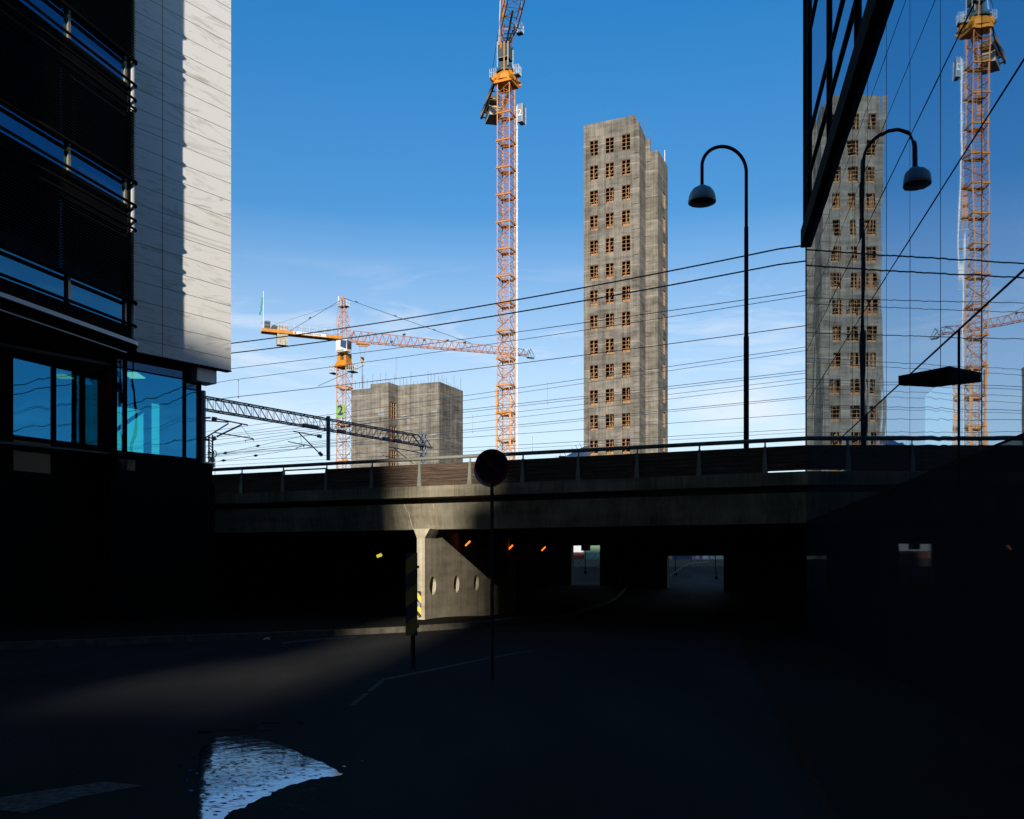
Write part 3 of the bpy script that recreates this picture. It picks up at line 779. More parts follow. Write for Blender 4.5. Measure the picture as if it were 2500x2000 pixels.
b.build('glazing_bar', M_BLACK, gb)
b = MB(); vcap(28.13, .1, 12.05, .03, .02); b.build('corner_post', M_BLACK, gb)
b = MB(); hcap(12.33, -14, 28.16, .27, .16); b.build('cornice_band', M_BLACK, gb)
# upper storeys
YU = [10.1, 14.3, 18.5, 22.7, 27.0, 28.1]; ZU = [12.6, 13.85, 15.0, 18.1, 20.5, 24.0]
for i in range(len(YU) - 1):
    for j in range(len(ZU) - 1): panel(YU[i], YU[i + 1], ZU[j], ZU[j + 1], M_GLASS_R, .0012, .02, 'upper_glass_panel')
b = MB()
b.face([wp(10.1, .015, 12.6), wp(-14, .015, 12.6), wp(-14, .015, 24), wp(10.1, .015, 24)]); b.build('near_upper_glazing', M_GLASS_R, gb)
for y in YU[1:]:
    b = MB(); vcap(y if y < 28 else 28.12, 12.6, 24, .055 if y < 28 else .04, .09); b.build('upper_mullion', M_BLACK, gb)
for z in ZU[1:-1]:
    b = MB(); hcap(z, 10.1, 28.1, .045, .07); b.build('upper_transom', M_BLACK, gb)
# entrance canopy: a thin black wedge standing out from the wall
ca = MB()
A_ = wp(12.16, .52, 0); B_ = wp(11.65, -.01, 0); D_ = wp(12.42, -.01, 0)
ca.prism([D_[:2], A_[:2], B_[:2]], 4.62, 4.75)
ca.build('entrance_canopy', M_BLACK, gb)
# threshold strip


# ------------------------------------------------------------------ left office
C = V((-12.12, 28.93, 0)); FD = V((.255, .967, 0)); FN = V((.967, -.255, 0))
SE = V((-10.6, 34.0, 0)); SD = V((.6, .8, 0)); SN = V((.8, -.6, 0))
lo = empty('left_office', (C.x, C.y, 0), 'dark office block with marble side wall and long slatted blinds', 'building')
def fp(t, n, z): q = C - FD * t + FN * n; return (q.x, q.y, z)      # t metres back towards the camera, n proud
def sp_(t, n, z): q = SE - SD * t + SN * n; return (q.x, q.y, z)
b = MB()
a = fp(.25, -.45, 0); bb = fp(30, -.45, 0)
poly = [a[:2], sp_(4.75, -.3, 0)[:2], sp_(.05, -.3, 0)[:2], (-13.2, 35.8), (-40, 31), bb[:2]]
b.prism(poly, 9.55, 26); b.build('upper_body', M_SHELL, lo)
# stone cladding slab
b = MB(); b.hexa([sp_(5.0, 0, 9.46), sp_(0, 0, 9.46), sp_(0, -.29, 9.46), sp_(5.0, -.29, 9.46), sp_(5.0, 0, 25.9), sp_(0, 0, 25.9), sp_(0, -.29, 25.9), sp_(5, -.29, 25.9)])
st_ = b.build('stone_cladding', M_STONE, lo)
b = MB()
t396 = None
r_ = (396.6 - 1250) / F
# solve t on stone line for px 396.6
t396 = (SE.x - r_ * SE.y) / (SD.x - r_ * SD.y)
b.hexa([sp_(t396 - .009, .0, 9.46), sp_(t396 + .009, .0, 9.46), sp_(t396 + .009, .003, 9.46), sp_(t396 - .009, .003, 9.46), sp_(t396 - .009, .0, 25.9), sp_(t396 + .009, .0, 25.9), sp_(t396 + .009, .003, 25.9), sp_(t396 - .009, .003, 25.9)])
b.build('cladding_joint', M_BLACK, st_)
b = MB(); b.hexa([sp_(5.0, .02, 9.42), sp_(-.02, .02, 9.42), sp_(-.02, -.3, 9.42), sp_(5, -.3, 9.42), sp_(5, .02, 9.455), sp_(-.02, .02, 9.455), sp_(-.02, -.3, 9.455), sp_(5, -.3, 9.455)]); b.build('soffit_trim', M_BLACK, lo)
b = MB(); b.hexa([sp_(1.25, -.30, 8.93), sp_(.42, -.30, 8.93), sp_(.42, -1.0, 8.93), sp_(1.25, -1.0, 8.93), sp_(1.25, -.30, 9.418), sp_(.42, -.30, 9.418), sp_(.42, -1.0, 9.418), sp_(1.25, -1.0, 9.418)])
b.build('soffit_box', M_WHITEM, lo)
# slatted facade
BAYS = [(0.0, 2.83), (2.83, 5.66), (5.66, 8.5), (8.5, 11.3)]
FL = 3.85
for kf in range(4):
    zr1 = 10.52 + FL * kf                      # top ring under a blind field
    zr2, zr3, zr4 = zr1 - .75, zr1 - 1.22, zr1 - 1.52
    # blinds above this ring
    for bi, (t0, t1) in enumerate(BAYS):
        b = MB(); z = zr1 + .12; ta, tb = (.10 if bi == 0 else t0 + .02), t1 - .02
        while z < zr1 + FL - 1.55:
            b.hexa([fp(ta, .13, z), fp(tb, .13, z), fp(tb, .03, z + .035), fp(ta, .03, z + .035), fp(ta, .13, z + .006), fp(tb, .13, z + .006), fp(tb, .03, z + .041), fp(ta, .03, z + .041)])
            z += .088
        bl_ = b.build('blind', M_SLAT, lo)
        for tt in (t0 + .45, t1 - .2):
            b = MB(); b.bar(fp(tt, .05, zr1 + .05), fp(tt, .05, zr1 + FL - 1.55), .006); b.build('guide_wire', M_SLAT, bl_)
        ta = .26 if bi == 0 else t0
        def fbox(n0, n1, za, zb, q0=ta, q1=t1): 
            return MB().hexa([fp(q0, n0, za), fp(q1, n0, za), fp(q1, n1, za), fp(q0, n1, za), fp(q0, n0, zb), fp(q1, n0, zb), fp(q1, n1, zb), fp(q0, n1, zb)])
        fbox(-.10, -.16, zr2 - .02, zr1 + .02).build('window', M_STRIP, lo)
        fbox(-.12, -.18, zr1 + .021, zr1 + FL - .90).build('blinded_window', M_GLASS_S, lo)
        fbox(-.04, -.17, zr4 - .10, zr2 - .021).build('spandrel_band', M_BLACK, lo)
        fbox(-.02, -.10, zr2 - .02, zr1 + .06, t1 - .05, t1 + .05).build('mullion', M_MULL, lo)
        if bi == 0: fbox(-.04, -.10, zr2 - .02, zr1 + .06, .30, .40).build('mullion', M_MULL, lo)
    # rails that wrap round the corner
    for zz, rad in ((zr1, .06), (zr2, .045), (zr3, .04), (zr4, .04)):
        b = MB()
        pts = [fp(11.3, .12, zz), fp(.14, .12, zz)]
        for i in range(1, 10):
            a_ = pi * .75 * i / 9; pts.append(fp(.14 - sin(a_) * .15, -.03 + cos(a_) * .15, zz))
        b.path(pts, rad, 8); b.build('ring_rail', M_BLACK, lo, smooth=True)
b = MB(); cc = V(fp(.10, -.005, 0)); b.prism([(cc.x + cos(2 * pi * i / 20) * .08, cc.y + sin(2 * pi * i / 20) * .08) for i in range(20)], 9.3, 25.8)
b.build('corner_column', plain('grey_column_metal', (0.34, 0.36, 0.38), .5, var=.05), lo, smooth=False)
b = MB(); b.prism([fp(.29, .0, 0)[:2], fp(.15, .0, 0)[:2], fp(.15, -.14, 0)[:2], fp(.14, -.46, 0)[:2], fp(.6, -.46, 0)[:2], fp(.6, -.19, 0)[:2], fp(.29, -.19, 0)[:2]], 9.3, 25.8); b.build('corner_backing', M_SHELL, lo)
# canopy under the slatted floors
b = MB()
out_e = [fp(11.5, .28, 0), fp(.35, .28, 0)] + [fp(.35 - sin(pi * .5 * i / 8) * .50, .28 - (1 - cos(pi * .5 * i / 8)) * .55, 0) for i in range(1, 9)] + [fp(-.15, -.45, 0), fp(11.5, -.45, 0)]
b.prism([p[:2] for p in out_e], 9.13, 9.25); b.build('canopy', M_WHITEM, lo)
b = MB(); ins = [(V((p[0], p[1], 0)) - FN * .012) for p in out_e]; b.prism([(p.x, p.y) for p in ins], 9.085, 9.129); b.build('canopy_soffit', M_BLACK, lo)
b = MB()
out_e = [fp(11.5, .10, 0), fp(.5, .10, 0), fp(.25, -.1, 0), fp(.2, -.5, 0), fp(11.5, -.5, 0)]
b.prism([p[:2] for p in out_e], 8.83, 8.86); b.build('canopy_lip', M_GALV, lo)
b = MB(); ins = [(V((p[0], p[1], 0)) - FN * .012) for p in out_e]; b.prism([(p.x, p.y) for p in ins], 8.80, 8.829); b.build('canopy_lip_soffit', M_BLACK, lo)
b = MB()
out_e = [fp(11.5, .0, 0), fp(.7, .0, 0), fp(.4, -.2, 0), fp(.3, -.5, 0), fp(11.5, -.5, 0)]
b.prism([p[:2] for p in out_e], 8.862, 9.08); b.build('canopy_core', M_BLACK, lo)
# entrance storey
G2a = V((-13.67, 31.1, 0)); G2b = V((-11.66, 33.75, 0)); G1a = V((-17.08, 27.51, 0)); G1b = V((-14.58, 31.84, 0))
def seg(A, B, t0, t1, n0, n1, z0, z1, bb):     # box along A->B, normal to the camera side
    d = (B - A).normalized(); n = V((d.y, -d.x, 0))
    P = lambda t, k, z: (A.x + d.x * t + n.x * k, A.y + d.y * t + n.y * k, z)
    bb.hexa([P(t0, n1, z0), P(t1, n1, z0), P(t1, n0, z0), P(t0, n0, z0), P(t0, n1, z1), P(t1, n1, z1), P(t1, n0, z1), P(t0, n0, z1)])
def tpx(A, B, px):
    d = (B - A).normalized(); r = (px - 1250) / F
    return (r * A.y - A.x) / (d.x - r * d.y)
LW = (G2b - G2a).length
T = lambda px: tpx(G2a, G2b, px)
for (pa, pb_, z0, z1) in ((284, 301, 6.1, 8.95), (309, 447, 6.1, 8.95), (453, 481, 6.1, 8.62)):
    b = MB(); seg(G2a, G2b, T(pa), T(pb_), -.01, 0, z0, z1, b); b.build('window_pane', M_GLASS_L, lo)
b = MB(); seg(G2a, G2b, T(284), T(447), -.03, 0, 8.99, 9.42, b); seg(G2a, G2b, T(453), T(490), -.03, 0, 8.66, 9.41, b); b.build('spandrel', M_GLASS_S, lo)
b = MB()
for pa, pb_ in ((278, 284), (301, 309), (447, 453), (481, 490)): seg(G2a, G2b, T(pa), T(pb_), -.12, .05, 5.9, 9.41, b)
seg(G2a, G2b, T(284), T(447), -.1, .03, 8.95, 8.99, b); seg(G2a, G2b, T(453), T(481), -.1, .03, 8.62, 8.66, b); seg(G2a, G2b, T(284), T(481), -.1, .03, 5.95, 6.1, b)
b.build('window_frame', M_BLACK, lo)
T1 = lambda px: tpx(G1a, G1b, px)
for (pa, pb_) in ((31, 125), (136, 163), (163, 200), (207, 242)):
    b = MB(); seg(G1a, G1b, T1(pa), T1(pb_), -.01, 0, 6.35, 8.97, b)
    b.build('window_pane', M_GLASS_L if pa > 163 or pa < 40 else M_GLASS_L, lo)
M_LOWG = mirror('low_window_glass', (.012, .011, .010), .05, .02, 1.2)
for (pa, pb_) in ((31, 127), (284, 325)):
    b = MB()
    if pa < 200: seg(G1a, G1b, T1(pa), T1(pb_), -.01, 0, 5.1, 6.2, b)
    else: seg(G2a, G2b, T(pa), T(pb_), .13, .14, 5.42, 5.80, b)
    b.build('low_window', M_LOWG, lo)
b = MB()
seg(G1a, G1b, -3.5, T1(31), -.2, .04, 5.0, 9.41, b); seg(G1a, G1b, T1(125), T1(136), -.2, .04, 5.0, 9.41, b); seg(G1a, G1b, T1(200), T1(207), -.1, .04, 6.3, 9.0, b)
seg(G1a, G1b, T1(242), T1(282), -.3, .1, 5.0, 9.41, b)
seg(G1a, G1b, T1(31), T1(125), -.2, .03, 8.97, 9.40, b); seg(G1a, G1b, T1(136), T1(242), -.2, .03, 8.97, 9.40, b); seg(G1a, G1b, T1(31), T1(125), -.2, .03, 6.2, 6.35, b); seg(G1a, G1b, T1(136), T1(242), -.2, .03, 5.2, 6.35, b)
b.build('dark_pillar', M_BLACK, lo)
b = MB(); seg(G1a, G1b, -3.5, T1(250), -.40, -.25, 5.0, 6.3, b); b.build('low_backing', M_SHELL, lo)
# base wall
b = MB()
pbse = [(-34, 18), (-17.08 - 2.5, 27.51 - 4.33), (-14.60, 31.80), (-13.72, 30.86), (-11.25, 34.12), (-12.6, 35.2), (-30, 40)]
b.prism(pbse, -1, 5.2); b.build('base_wall', M_SHELL, lo)
b = MB(); b.prism([(-13.85, 31.2), (-13.65, 30.95), (-11.32, 34.05), (-11.5, 34.3)], 5.21, 5.94); b.build('base_ledge', M_SHELL, lo)
b = MB(); b.prism([(-11.68, 33.78), (-11.5, 33.66), (-11.22, 34.06), (-11.42, 34.2)], 5.945, 5.99); b.build('ledge_cap', M_WHITEM, lo)
# room behind the windows: ceiling, floor, back wall with two tall openings and a brace
dn = V((-.8, .6, 0))
def rp(t, k, z): q = G2a + SD * t + dn * k; return (q.x, q.y, z)
def rb(t0, t1, k0, k1, z0, z1, bb): bb.hexa([rp(t0, k0, z0), rp(t1, k0, z0), rp(t1, k1, z0), rp(t0, k1, z0), rp(t0, k0, z1), rp(t1, k0, z1), rp(t1, k1, z1), rp(t0, k1, z1)])
M_ROOM = plain('room_plaster', (0.10, 0.12, 0.14), .9)
rpoly = [rp(-8, .12, 0)[:2], rp(3.30, .12, 0)[:2], rp(5.6, 5.2, 0)[:2], rp(-8, 5.2, 0)[:2]]
b = MB(); b.prism(rpoly, 9.0, 9.1); b.build('room_ceiling', M_ROOM, lo)
b = MB(); b.prism(rpoly, 5.95, 6.02); b.build('room_floor', M_ROOM, lo)
b = MB(); b.prism([rp(3.31, .12, 0)[:2], rp(5.61, 5.2, 0)[:2], rp(5.8, 5.2, 0)[:2], rp(3.45, .12, 0)[:2]], 5.9, 9.1); b.build('room_end_wall', M_ROOM, lo)
def bt(px):                                     # parameter on back wall (k=5) for a pixel column
    A = V(rp(0, 5, 0)); r = (px - 1250) / F; return (r * A.y - A.x) / (SD.x - r * SD.y)
b = MB(); zz0, zz1 = 6.75, 8.72
rb(-9, bt(281), 5, 5.15, 5.9, 9.1, b); rb(bt(355), bt(370), 5, 5.15, 5.9, 9.1, b); rb(bt(394), 5.55, 5, 5.15, 5.9, 9.1, b)
rb(bt(281), bt(355), 5, 5.15, 5.9, zz0, b); rb(bt(281), bt(355), 5, 5.15, 8.55, 9.1, b); rb(bt(370), bt(394), 5, 5.15, 5.9, 6.6, b); rb(bt(370), bt(394), 5, 5.15, 8.9, 9.1, b)
b.build('room_back_wall', M_ROOM, lo)
b = MB(); b.bar(V(rp(bt(280), 4.9, 7.55)), V(rp(bt(357), 4.9, 8.65)), .09); b.build('brace', M_ROOM, lo)
M_PANELLIGHT = emit('ceiling_panel_light', (1.0, 0.33, 0.25), 3.4)
for px, py in ((328, 917),):
    b = MB(); tt = bt(px)
    q = at(px, py, 0); r = (px - 1250) / F; Yc = 6.78 * F / (HZ - 917) 
    q = V((r * Yc, Yc, 8.98)); b.hexa([(q.x - .22, q.y - .5, 8.97), (q.x + .30, q.y - .5, 8.97), (q.x + .2, q.y + .5, 8.97), (q.x - .35, q.y + .5, 8.97), (q.x - .22, q.y - .5, 8.995), (q.x + .30, q.y - .5, 8.995), (q.x + .2, q.y + .5, 8.995), (q.x - .35, q.y + .5, 8.995)])
    b.build('ceiling_light', M_PANELLIGHT, lo)
r = (155 - 1250) / F; Yc = 6.78 * F / (HZ - 915); q = V((r * Yc, Yc, 0))
b = MB(); b.box((q.x - .28, q.y - .35, 8.90), (q.x + .2, q.y + .35, 8.93)); b.build('ceiling_light', emit('ceiling_panel_light_dim', (0.9, 0.32, 0.12), 1.3), lo)

# ------------------------------------------------------------------ towers under construction
def wall_holes(b, A, d, n, L_, z0, z1, holes, tk):
    """wall of thickness tk from A along d (n = outward) with rectangular holes (u0,u1,za,zb)"""
    us = sorted({0, L_} | {h[0] for h in holes} | {h[1] for h in holes}); zs = sorted({z0, z1} | {h[2] for h in holes} | {h[3] for h in holes})
    P = lambda u, k, z: (A.x + d.x * u - n.x * k, A.y + d.y * u - n.y * k, z)
    inh = lambda u, z: any(h[0] < u < h[1] and h[2] < z < h[3] for h in holes)
    for a, c in zip(us, us[1:]):
        run = None
        for e, g in zip(zs, zs[1:]):
            if inh((a + c) / 2, (e + g) / 2): continue
            b.face([P(a, 0, e), P(c, 0, e), P(c, 0, g), P(a, 0, g)]); b.face([P(c, tk, e), P(a, tk, e), P(a, tk, g), P(c, tk, g)])
    for h in holes:
        u0, u1, e, g = h
        b.face([P(u0, 0, e), P(u1, 0, e), P(u1, tk, e), P(u0, tk, e)]); b.face([P(u0, 0, g), P(u0, tk, g), P(u1, tk, g), P(u1, 0, g)])
        b.face([P(u0, 0, e), P(u0, tk, e), P(u0, tk, g), P(u0, 0, g)]); b.face([P(u1, 0, e), P(u1, 0, g), P(u1, tk, g), P(u1, tk, e)])
    b.face([P(0, 0, z1), P(L_, 0, z1), P(L_, tk, z1), P(0, tk, z1)])

def window_lattice(A, d, n, uc, zc, wd, ht, parent, cols=2, rows=4, wid=.030, var=0):
    P = lambda u, k, z: (A.x + d.x * u - n.x * k, A.y + d.y * u - n.y * k, z)
    b = MB()
    def bx(u0, u1, e, g, k0=.08, k1=.18): b.hexa([P(u0, k0, e), P(u1, k0, e), P(u1, k1, e), P(u0, k1, e), P(u0, k0, g), P(u1, k0, g), P(u1, k1, g), P(u0, k1, g)])
    u0, u1, e, g = uc - wd / 2, uc + wd / 2, zc - ht / 2, zc + ht / 2
    bx(u0, u0 + wid * 1.4, e, g); bx(u1 - wid * 1.4, u1, e, g)
    bx(u0 + wid * 1.4, u1 - wid * 1.4, e, e + wid * 1.5); bx(u0 + wid * 1.4, u1 - wid * 1.4, g - wid * 1.5, g)
    for i in range(1, cols): x = u0 + wd * i / cols; bx(x - wid, x + wid, e + wid * 1.5, g - wid * 1.5, .07, .19)
    for i in range(1, rows): z = e + ht * i / rows; bx(u0 + wid * 1.4, u1 - wid * 1.4, z - wid * .8, z + wid * .8, .10, .17)
    if var:
        bx(u0 + .06, u1 - .06, e + .07, e + ht * (.10 + .05 * var), .42, .48)
        for i in range(var): x = u0 + wd * (.22 + .3 * i + .08 * var); bx(x - .04, x + .04, e + .07, g - .07, .55, .63)
        b.bar(P(u0 + .1, .5, e + .1), P(u1 - .1, .5, g - .4 * var), .035)
    return b.build('window_formwork', M_WOODF, parent)

bd, pd_ = BD.copy(), PD.copy(); nf = V((-.4003, -.9163, 0)); nr = V((.9163, -.4003, 0))
TA = V((9.47, 119.0, 0))
tt = empty('tall_core_tower', (TA.x, TA.y, 1.9), 'tall raw concrete core tower with three columns of timber braced windows', 'building')
T1p = TA + bd * 7.5; T2 = T1p + pd_ * 3.2; T3 = T2 + bd * .62; T4 = T3 + bd * 1.05; T5 = T4 + pd_ * 5.35
cols_ = [1.39, 3.55, 5.76]; zr0 = 56.75; PER = 3.28
holes = []
for c_ in cols_:
    for k_ in range(17):
        zc_ = zr0 - PER * k_ - (0 if c_ else 0)
        if zc_ > 4: holes.append((c_ - .59, c_ + .59, zc_ - 1.0, zc_ + 1.0))
b = MB(); wall_holes(b, TA, bd, nf, 7.5, 1.5, 58.9, holes, .3)
# slanting parapet piece: the front wall stands 1.1 m higher over most of its width
for (u0, u1, z0, z1, z2) in ((0, 6.85, 58.9, 60.0, 60.0), (6.85, 7.5, 58.9, 60.0, 58.95)):
    P = lambda u, k, z: (TA.x + bd.x * u - nf.x * k, TA.y + bd.y * u - nf.y * k, z)
    b.hexa([P(u0, 0, z0 + .001), P(u1, 0, z0 + .001), P(u1, .3, z0 + .001), P(u0, .3, z0 + .001), P(u0, 0, z1), P(u1, 0, z2), P(u1, .3, z2), P(u0, .3, z1)])
# side and rear shells
def shell(A, B, z1, th=.3, z0=1.5, zt2=None):
    d = (B - A).normalized(); n = V((d.y, -d.x, 0)); A2, B2 = A - n * th, B - n * th
    b.hexa([(A.x, A.y, z0), (B.x, B.y, z0), (B2.x, B2.y, z0), (A2.x, A2.y, z0), (A.x, A.y, z1), (B.x, B.y, z1 if zt2 is None else zt2), (B2.x, B2.y, z1 if zt2 is None else zt2), (A2.x, A2.y, z1)])
e_ = .302
shell(T1p + pd_ * e_, T2, 58.9, zt2=58.4)
shell(T2, T3, 58.15); 
shell(T3 + pd_ * .0, T4, 56.4)
holes2 = []
for k_ in range(15):
    zc_ = 51.0 - PER * k_
    if zc_ > 4: holes2.append((2.4, 3.6, zc_ - 1.0, zc_ + 1.0))
wall_holes(b, T4 + pd_ * e_, pd_, nr, 5.05, 1.5, 56.4, holes2, .3)
T6 = TA + pd_ * 8.5
shell(T5, T6 + bd * 1.0, 56.0); 
shell(T6 - pd_ * .31, TA + pd_ * .31, 58.8)
# floor slabs and roof
for k_ in range(18):
    z = 58.4 - PER * k_
    if z < 2: break
    pl = [TA + bd * .31 + pd_ * .31, T1p - bd * .31 + pd_ * .31, T2 - bd * .31 + pd_ * .31, T4 - bd * .31 + pd_ * .31, T5 - bd * .31 - pd_ * .31, T6 + bd * .31 - pd_ * .6]
    if k_ == 0: pl = [pl[0], pl[1], pl[2], pl[2] + pd_ * 4.5, pl[5]]
    b.prism([(q.x, q.y) for q in pl], z - .2, z)
shell(TA + pd_ * 5.2 + bd * .31, TA + pd_ * 5.2 + bd * 8.9, 56.0, th=.2)
b.build('concrete_shell', M_CONC_T, tt)
# little ledges where each pour ends
for k_ in range(17):
    z = zr0 - 1.65 - PER * k_
    if z < 6: break
    P = lambda A, d, n, u, k, zz: (A.x + d.x * u + n.x * k, A.y + d.y * u + n.y * k, zz)
    for (A, u0, u1) in ((TA, 6.75, 7.52), (T2, .02, .66)):
        b = MB(); b.hexa([P(A, bd, nf, u0, 0.002, z), P(A, bd, nf, u1, 0.002, z), P(A, bd, nf, u1, .09, z), P(A, bd, nf, u0, .09, z), P(A, bd, nf, u0, 0.002, z + .10), P(A, bd, nf, u1, 0.002, z + .10), P(A, bd, nf, u1, .09, z + .10), P(A, bd, nf, u0, .09, z + .10)]); b.build('pour_ledge', M_CONC_T, tt)
b = MB()
for i, (x_, h_) in enumerate(((.6, .25), (1.7, .2), (2.8, .5), (3.6, .4), (6.3, .5), (7.2, .9))):
    q = TA + bd * x_ + pd_ * .15; b.bar((q.x, q.y, 58.9), (q.x, q.y, 60.0 + h_), .03)
q = T1p + pd_ * 2.2; b.bar((q.x, q.y, 58.4), (q.x + .05, q.y, 60.6), .09)
for x_ in (.2, .5, .8): q = T2 + bd * x_; b.bar((q.x, q.y, 58), (q.x, q.y, 59.0 + x_), .03)
q = T4 + pd_ * 3.6; b.bar((q.x, q.y, 56.4), (q.x, q.y, 57.9), .05, m=1)
b.build('rebar', [M_CATEN, M_CRANEWHITE], tt)
for ci, c_ in enumerate(cols_):
    protos = [window_lattice(TA, bd, nf, c_, zr0 - PER * v_, 1.18, 2.0, tt, var=v_) for v_ in range(4)]
    for k_ in range(4, 16):
        v_ = random.choice((0, 1, 1, 2, 3)) if k_ < 9 else random.choice((1, 2, 2, 3))
        copy_tree(protos[v_], tt, (0, 0, -PER * (k_ - v_)))
first = window_lattice(T4 + pd_ * e_, pd_, nr, 3.0, 51.0, 1.2, 2.0, tt)
for k_ in range(1, 14): copy_tree(first, tt, (0, 0, -PER * k_))

LA = V((-23.9, 134.0, 0)); L1 = LA + bd * 6.4; L2 = L1 + pd_ * 2.75; L3 = L2 + bd * 7.0; L4 = L3 + pd_ * 7.5; L6 = LA + pd_ * 10
lt = empty('low_core_tower', (LA.x, LA.y, 1.9), 'squat raw concrete core tower with rebar on top behind the catenary', 'building')
b = MB(); ZT = 28.6
b.prism([(q.x, q.y) for q in (LA, LA + bd * 3.35, LA + bd * 3.35 + pd_ * .4, LA + pd_ * .4)], 1.5, 27.95)
b.prism([(q.x, q.y) for q in (LA + bd * 3.351, L1 - bd * .3, L1 - bd * .3 + pd_ * .4, LA + bd * 3.351 + pd_ * .4)], 1.5, 28.55)
hl = [(.35, 2.3, z - 1.25, z + 1.25) for z in (24.6, 21.1, 17.6, 14.1, 10.6, 7.1)]
wall_holes(b, L1, pd_, nr, 2.75, 1.5, 28.6, hl, .3)
shell(L1 - bd * .3, L1 - bd * .0, 28.59, th=.02)
shell(L2 + bd * .001, L3 - bd * .3, ZT, th=.4); shell(L3, L4, ZT - .02, th=.3); shell(L3 - bd * .3, L3, ZT - .01, th=.02)
shell(L4, L6, 28.0); shell(L6, LA + pd_ * .41, 27.8)
for z in (27.2, 23.2, 19.6, 16.2, 12.8, 9.4, 6):
    pl = [LA + bd * .35 + pd_ * .42, L1 - bd * .35 + pd_ * .42, L2 - bd * .35 + pd_ * .45, L3 - bd * .35 + pd_ * .45, L4 - bd * .35 - pd_ * .4, L6 + bd * .35 - pd_ * .4]
    b.prism([(q.x, q.y) for q in pl], z - .2, z)
b.build('concrete_shell', M_CONC_L, lt)
for z in (24.6, 21.1, 17.6): window_lattice(L1, pd_, nr, 1.32, z, 1.95, 2.5, lt, 3, 4, .05)
b = MB(); b.bar((LA + bd * 2).to_tuple(), (LA + bd * 2.001).to_tuple(), .001)
rod = MB(); q0 = LA + bd * 3.6 + pd_ * .2; rod.bar((q0.x, q0.y, 28.5), (q0.x, q0.y, 30.0), .035); rod = rod.build('rebar_rod', M_CATEN, lt)
for i in range(34):
    u = random.random()
    if i < 8: q = LA + bd * (.5 + i * .75) + pd_ * .2; z = -.3
    elif i < 12: q = L1 + pd_ * (.3 + (i - 8) * .6) - bd * .15; z = .0
    elif i < 24: q = L2 + bd * (.3 + (i - 12) * .58) + pd_ * .2; z = .05
    else: q = L3 + pd_ * (.3 + (i - 24) * .74) - bd * .15; z = .05
    c_ = copy_tree(rod, lt, (q.x - q0.x + random.uniform(-.1, .1), q.y - q0.y, z)); c_.scale = (1, 1, 1); 
    c_.location.z += 0; sc_ = random.choice((.35, .6, .8, 1.0, 1.25))
    # shorter and longer rods: scale about the base
    c_.scale.z = sc_; zb_loc = 28.5 - WL[lt.name].z; c_.location.z = zb_loc * (1 - sc_) + z
# formwork brackets in blue on the walls
M_BRK = plain('pale_blue_paint', (.30, .38, .44), .6)
for (A, u, z) in ((LA, 1.1, 23.6), (LA, 4.8, 23.9), (LA, 4.9, 20.6), (LA, .9, 17.2), (L2, .6, 24.0), (L2, 5.6, 24.3), (L2, 5.4, 20.9), (L2, .4, 17.0), (L2, 5.5, 17.4)):
    q = A + bd * u + nf * .03; b = MB(); b.bar((q.x, q.y, z), (q.x + bd.x * 1.0, q.y + bd.y * 1.0, z + .05), .07); b.build('blue_bracket', M_BRK, lt)

# glass roof between crane and tall tower
gr = empty('glass_roof_building', (at(1400, 0, 105).x, 105, 1.9), 'low building with dark blue scaled roof tucked left of the tall tower', 'building')
b = MB(); q = [at(1368, 1122, 105), at(1425, 1122, 108), at(1425, 1094, 108), at(1412, 1096, 107)]
y_ = 105; 
pA, pB, pC = at(1362, 1124, 104), at(1440, 1124, 104), at(1420, 1093, 107)
pD = at(1440, 1086, 112)
b.face([pA, pB, pD, pC]); b.face([pA, pC, pD, (pA.x, 118, pA.z)]); 
m_, nt, bs = new_mat('blue_scaled_roof'); Nn = nt.nodes.new; Ln = nt.links.new
tcx = Nn('ShaderNodeTexCoord'); bk = Nn('ShaderNodeTexBrick'); bk.inputs['Scale'].default_value = 1.4; bk.inputs['Color1'].default_value = (.02, .05, .12, 1); bk.inputs['Color2'].default_value = (.04, .09, .2, 1); bk.inputs['Mortar'].default_value = (.01, .015, .03, 1)
mpx = Nn('ShaderNodeMapping'); mpx.inputs['Rotation'].default_value = (R(90), 0, R(12)); Ln(tcx.outputs['Object'], mpx.inputs[0]); Ln(mpx.outputs[0], bk.inputs['Vector']); Ln(bk.outputs['Color'], bs.inputs['Base Color']); bs.inputs['Roughness'].default_value = .3
b.build('roof', m_, gr)
b = MB(); b.box((pA.x, 106, 1.8), (pB.x, 118, pA.z - .05)); b.build('wall', M_GALV, gr)
b = MB()
for i in range(7):
    q = pA.lerp(pC, i / 6); b.bar(q, q + V((-.25, .1, .5)), .03)
b.build('fin', M_CATEN, gr)

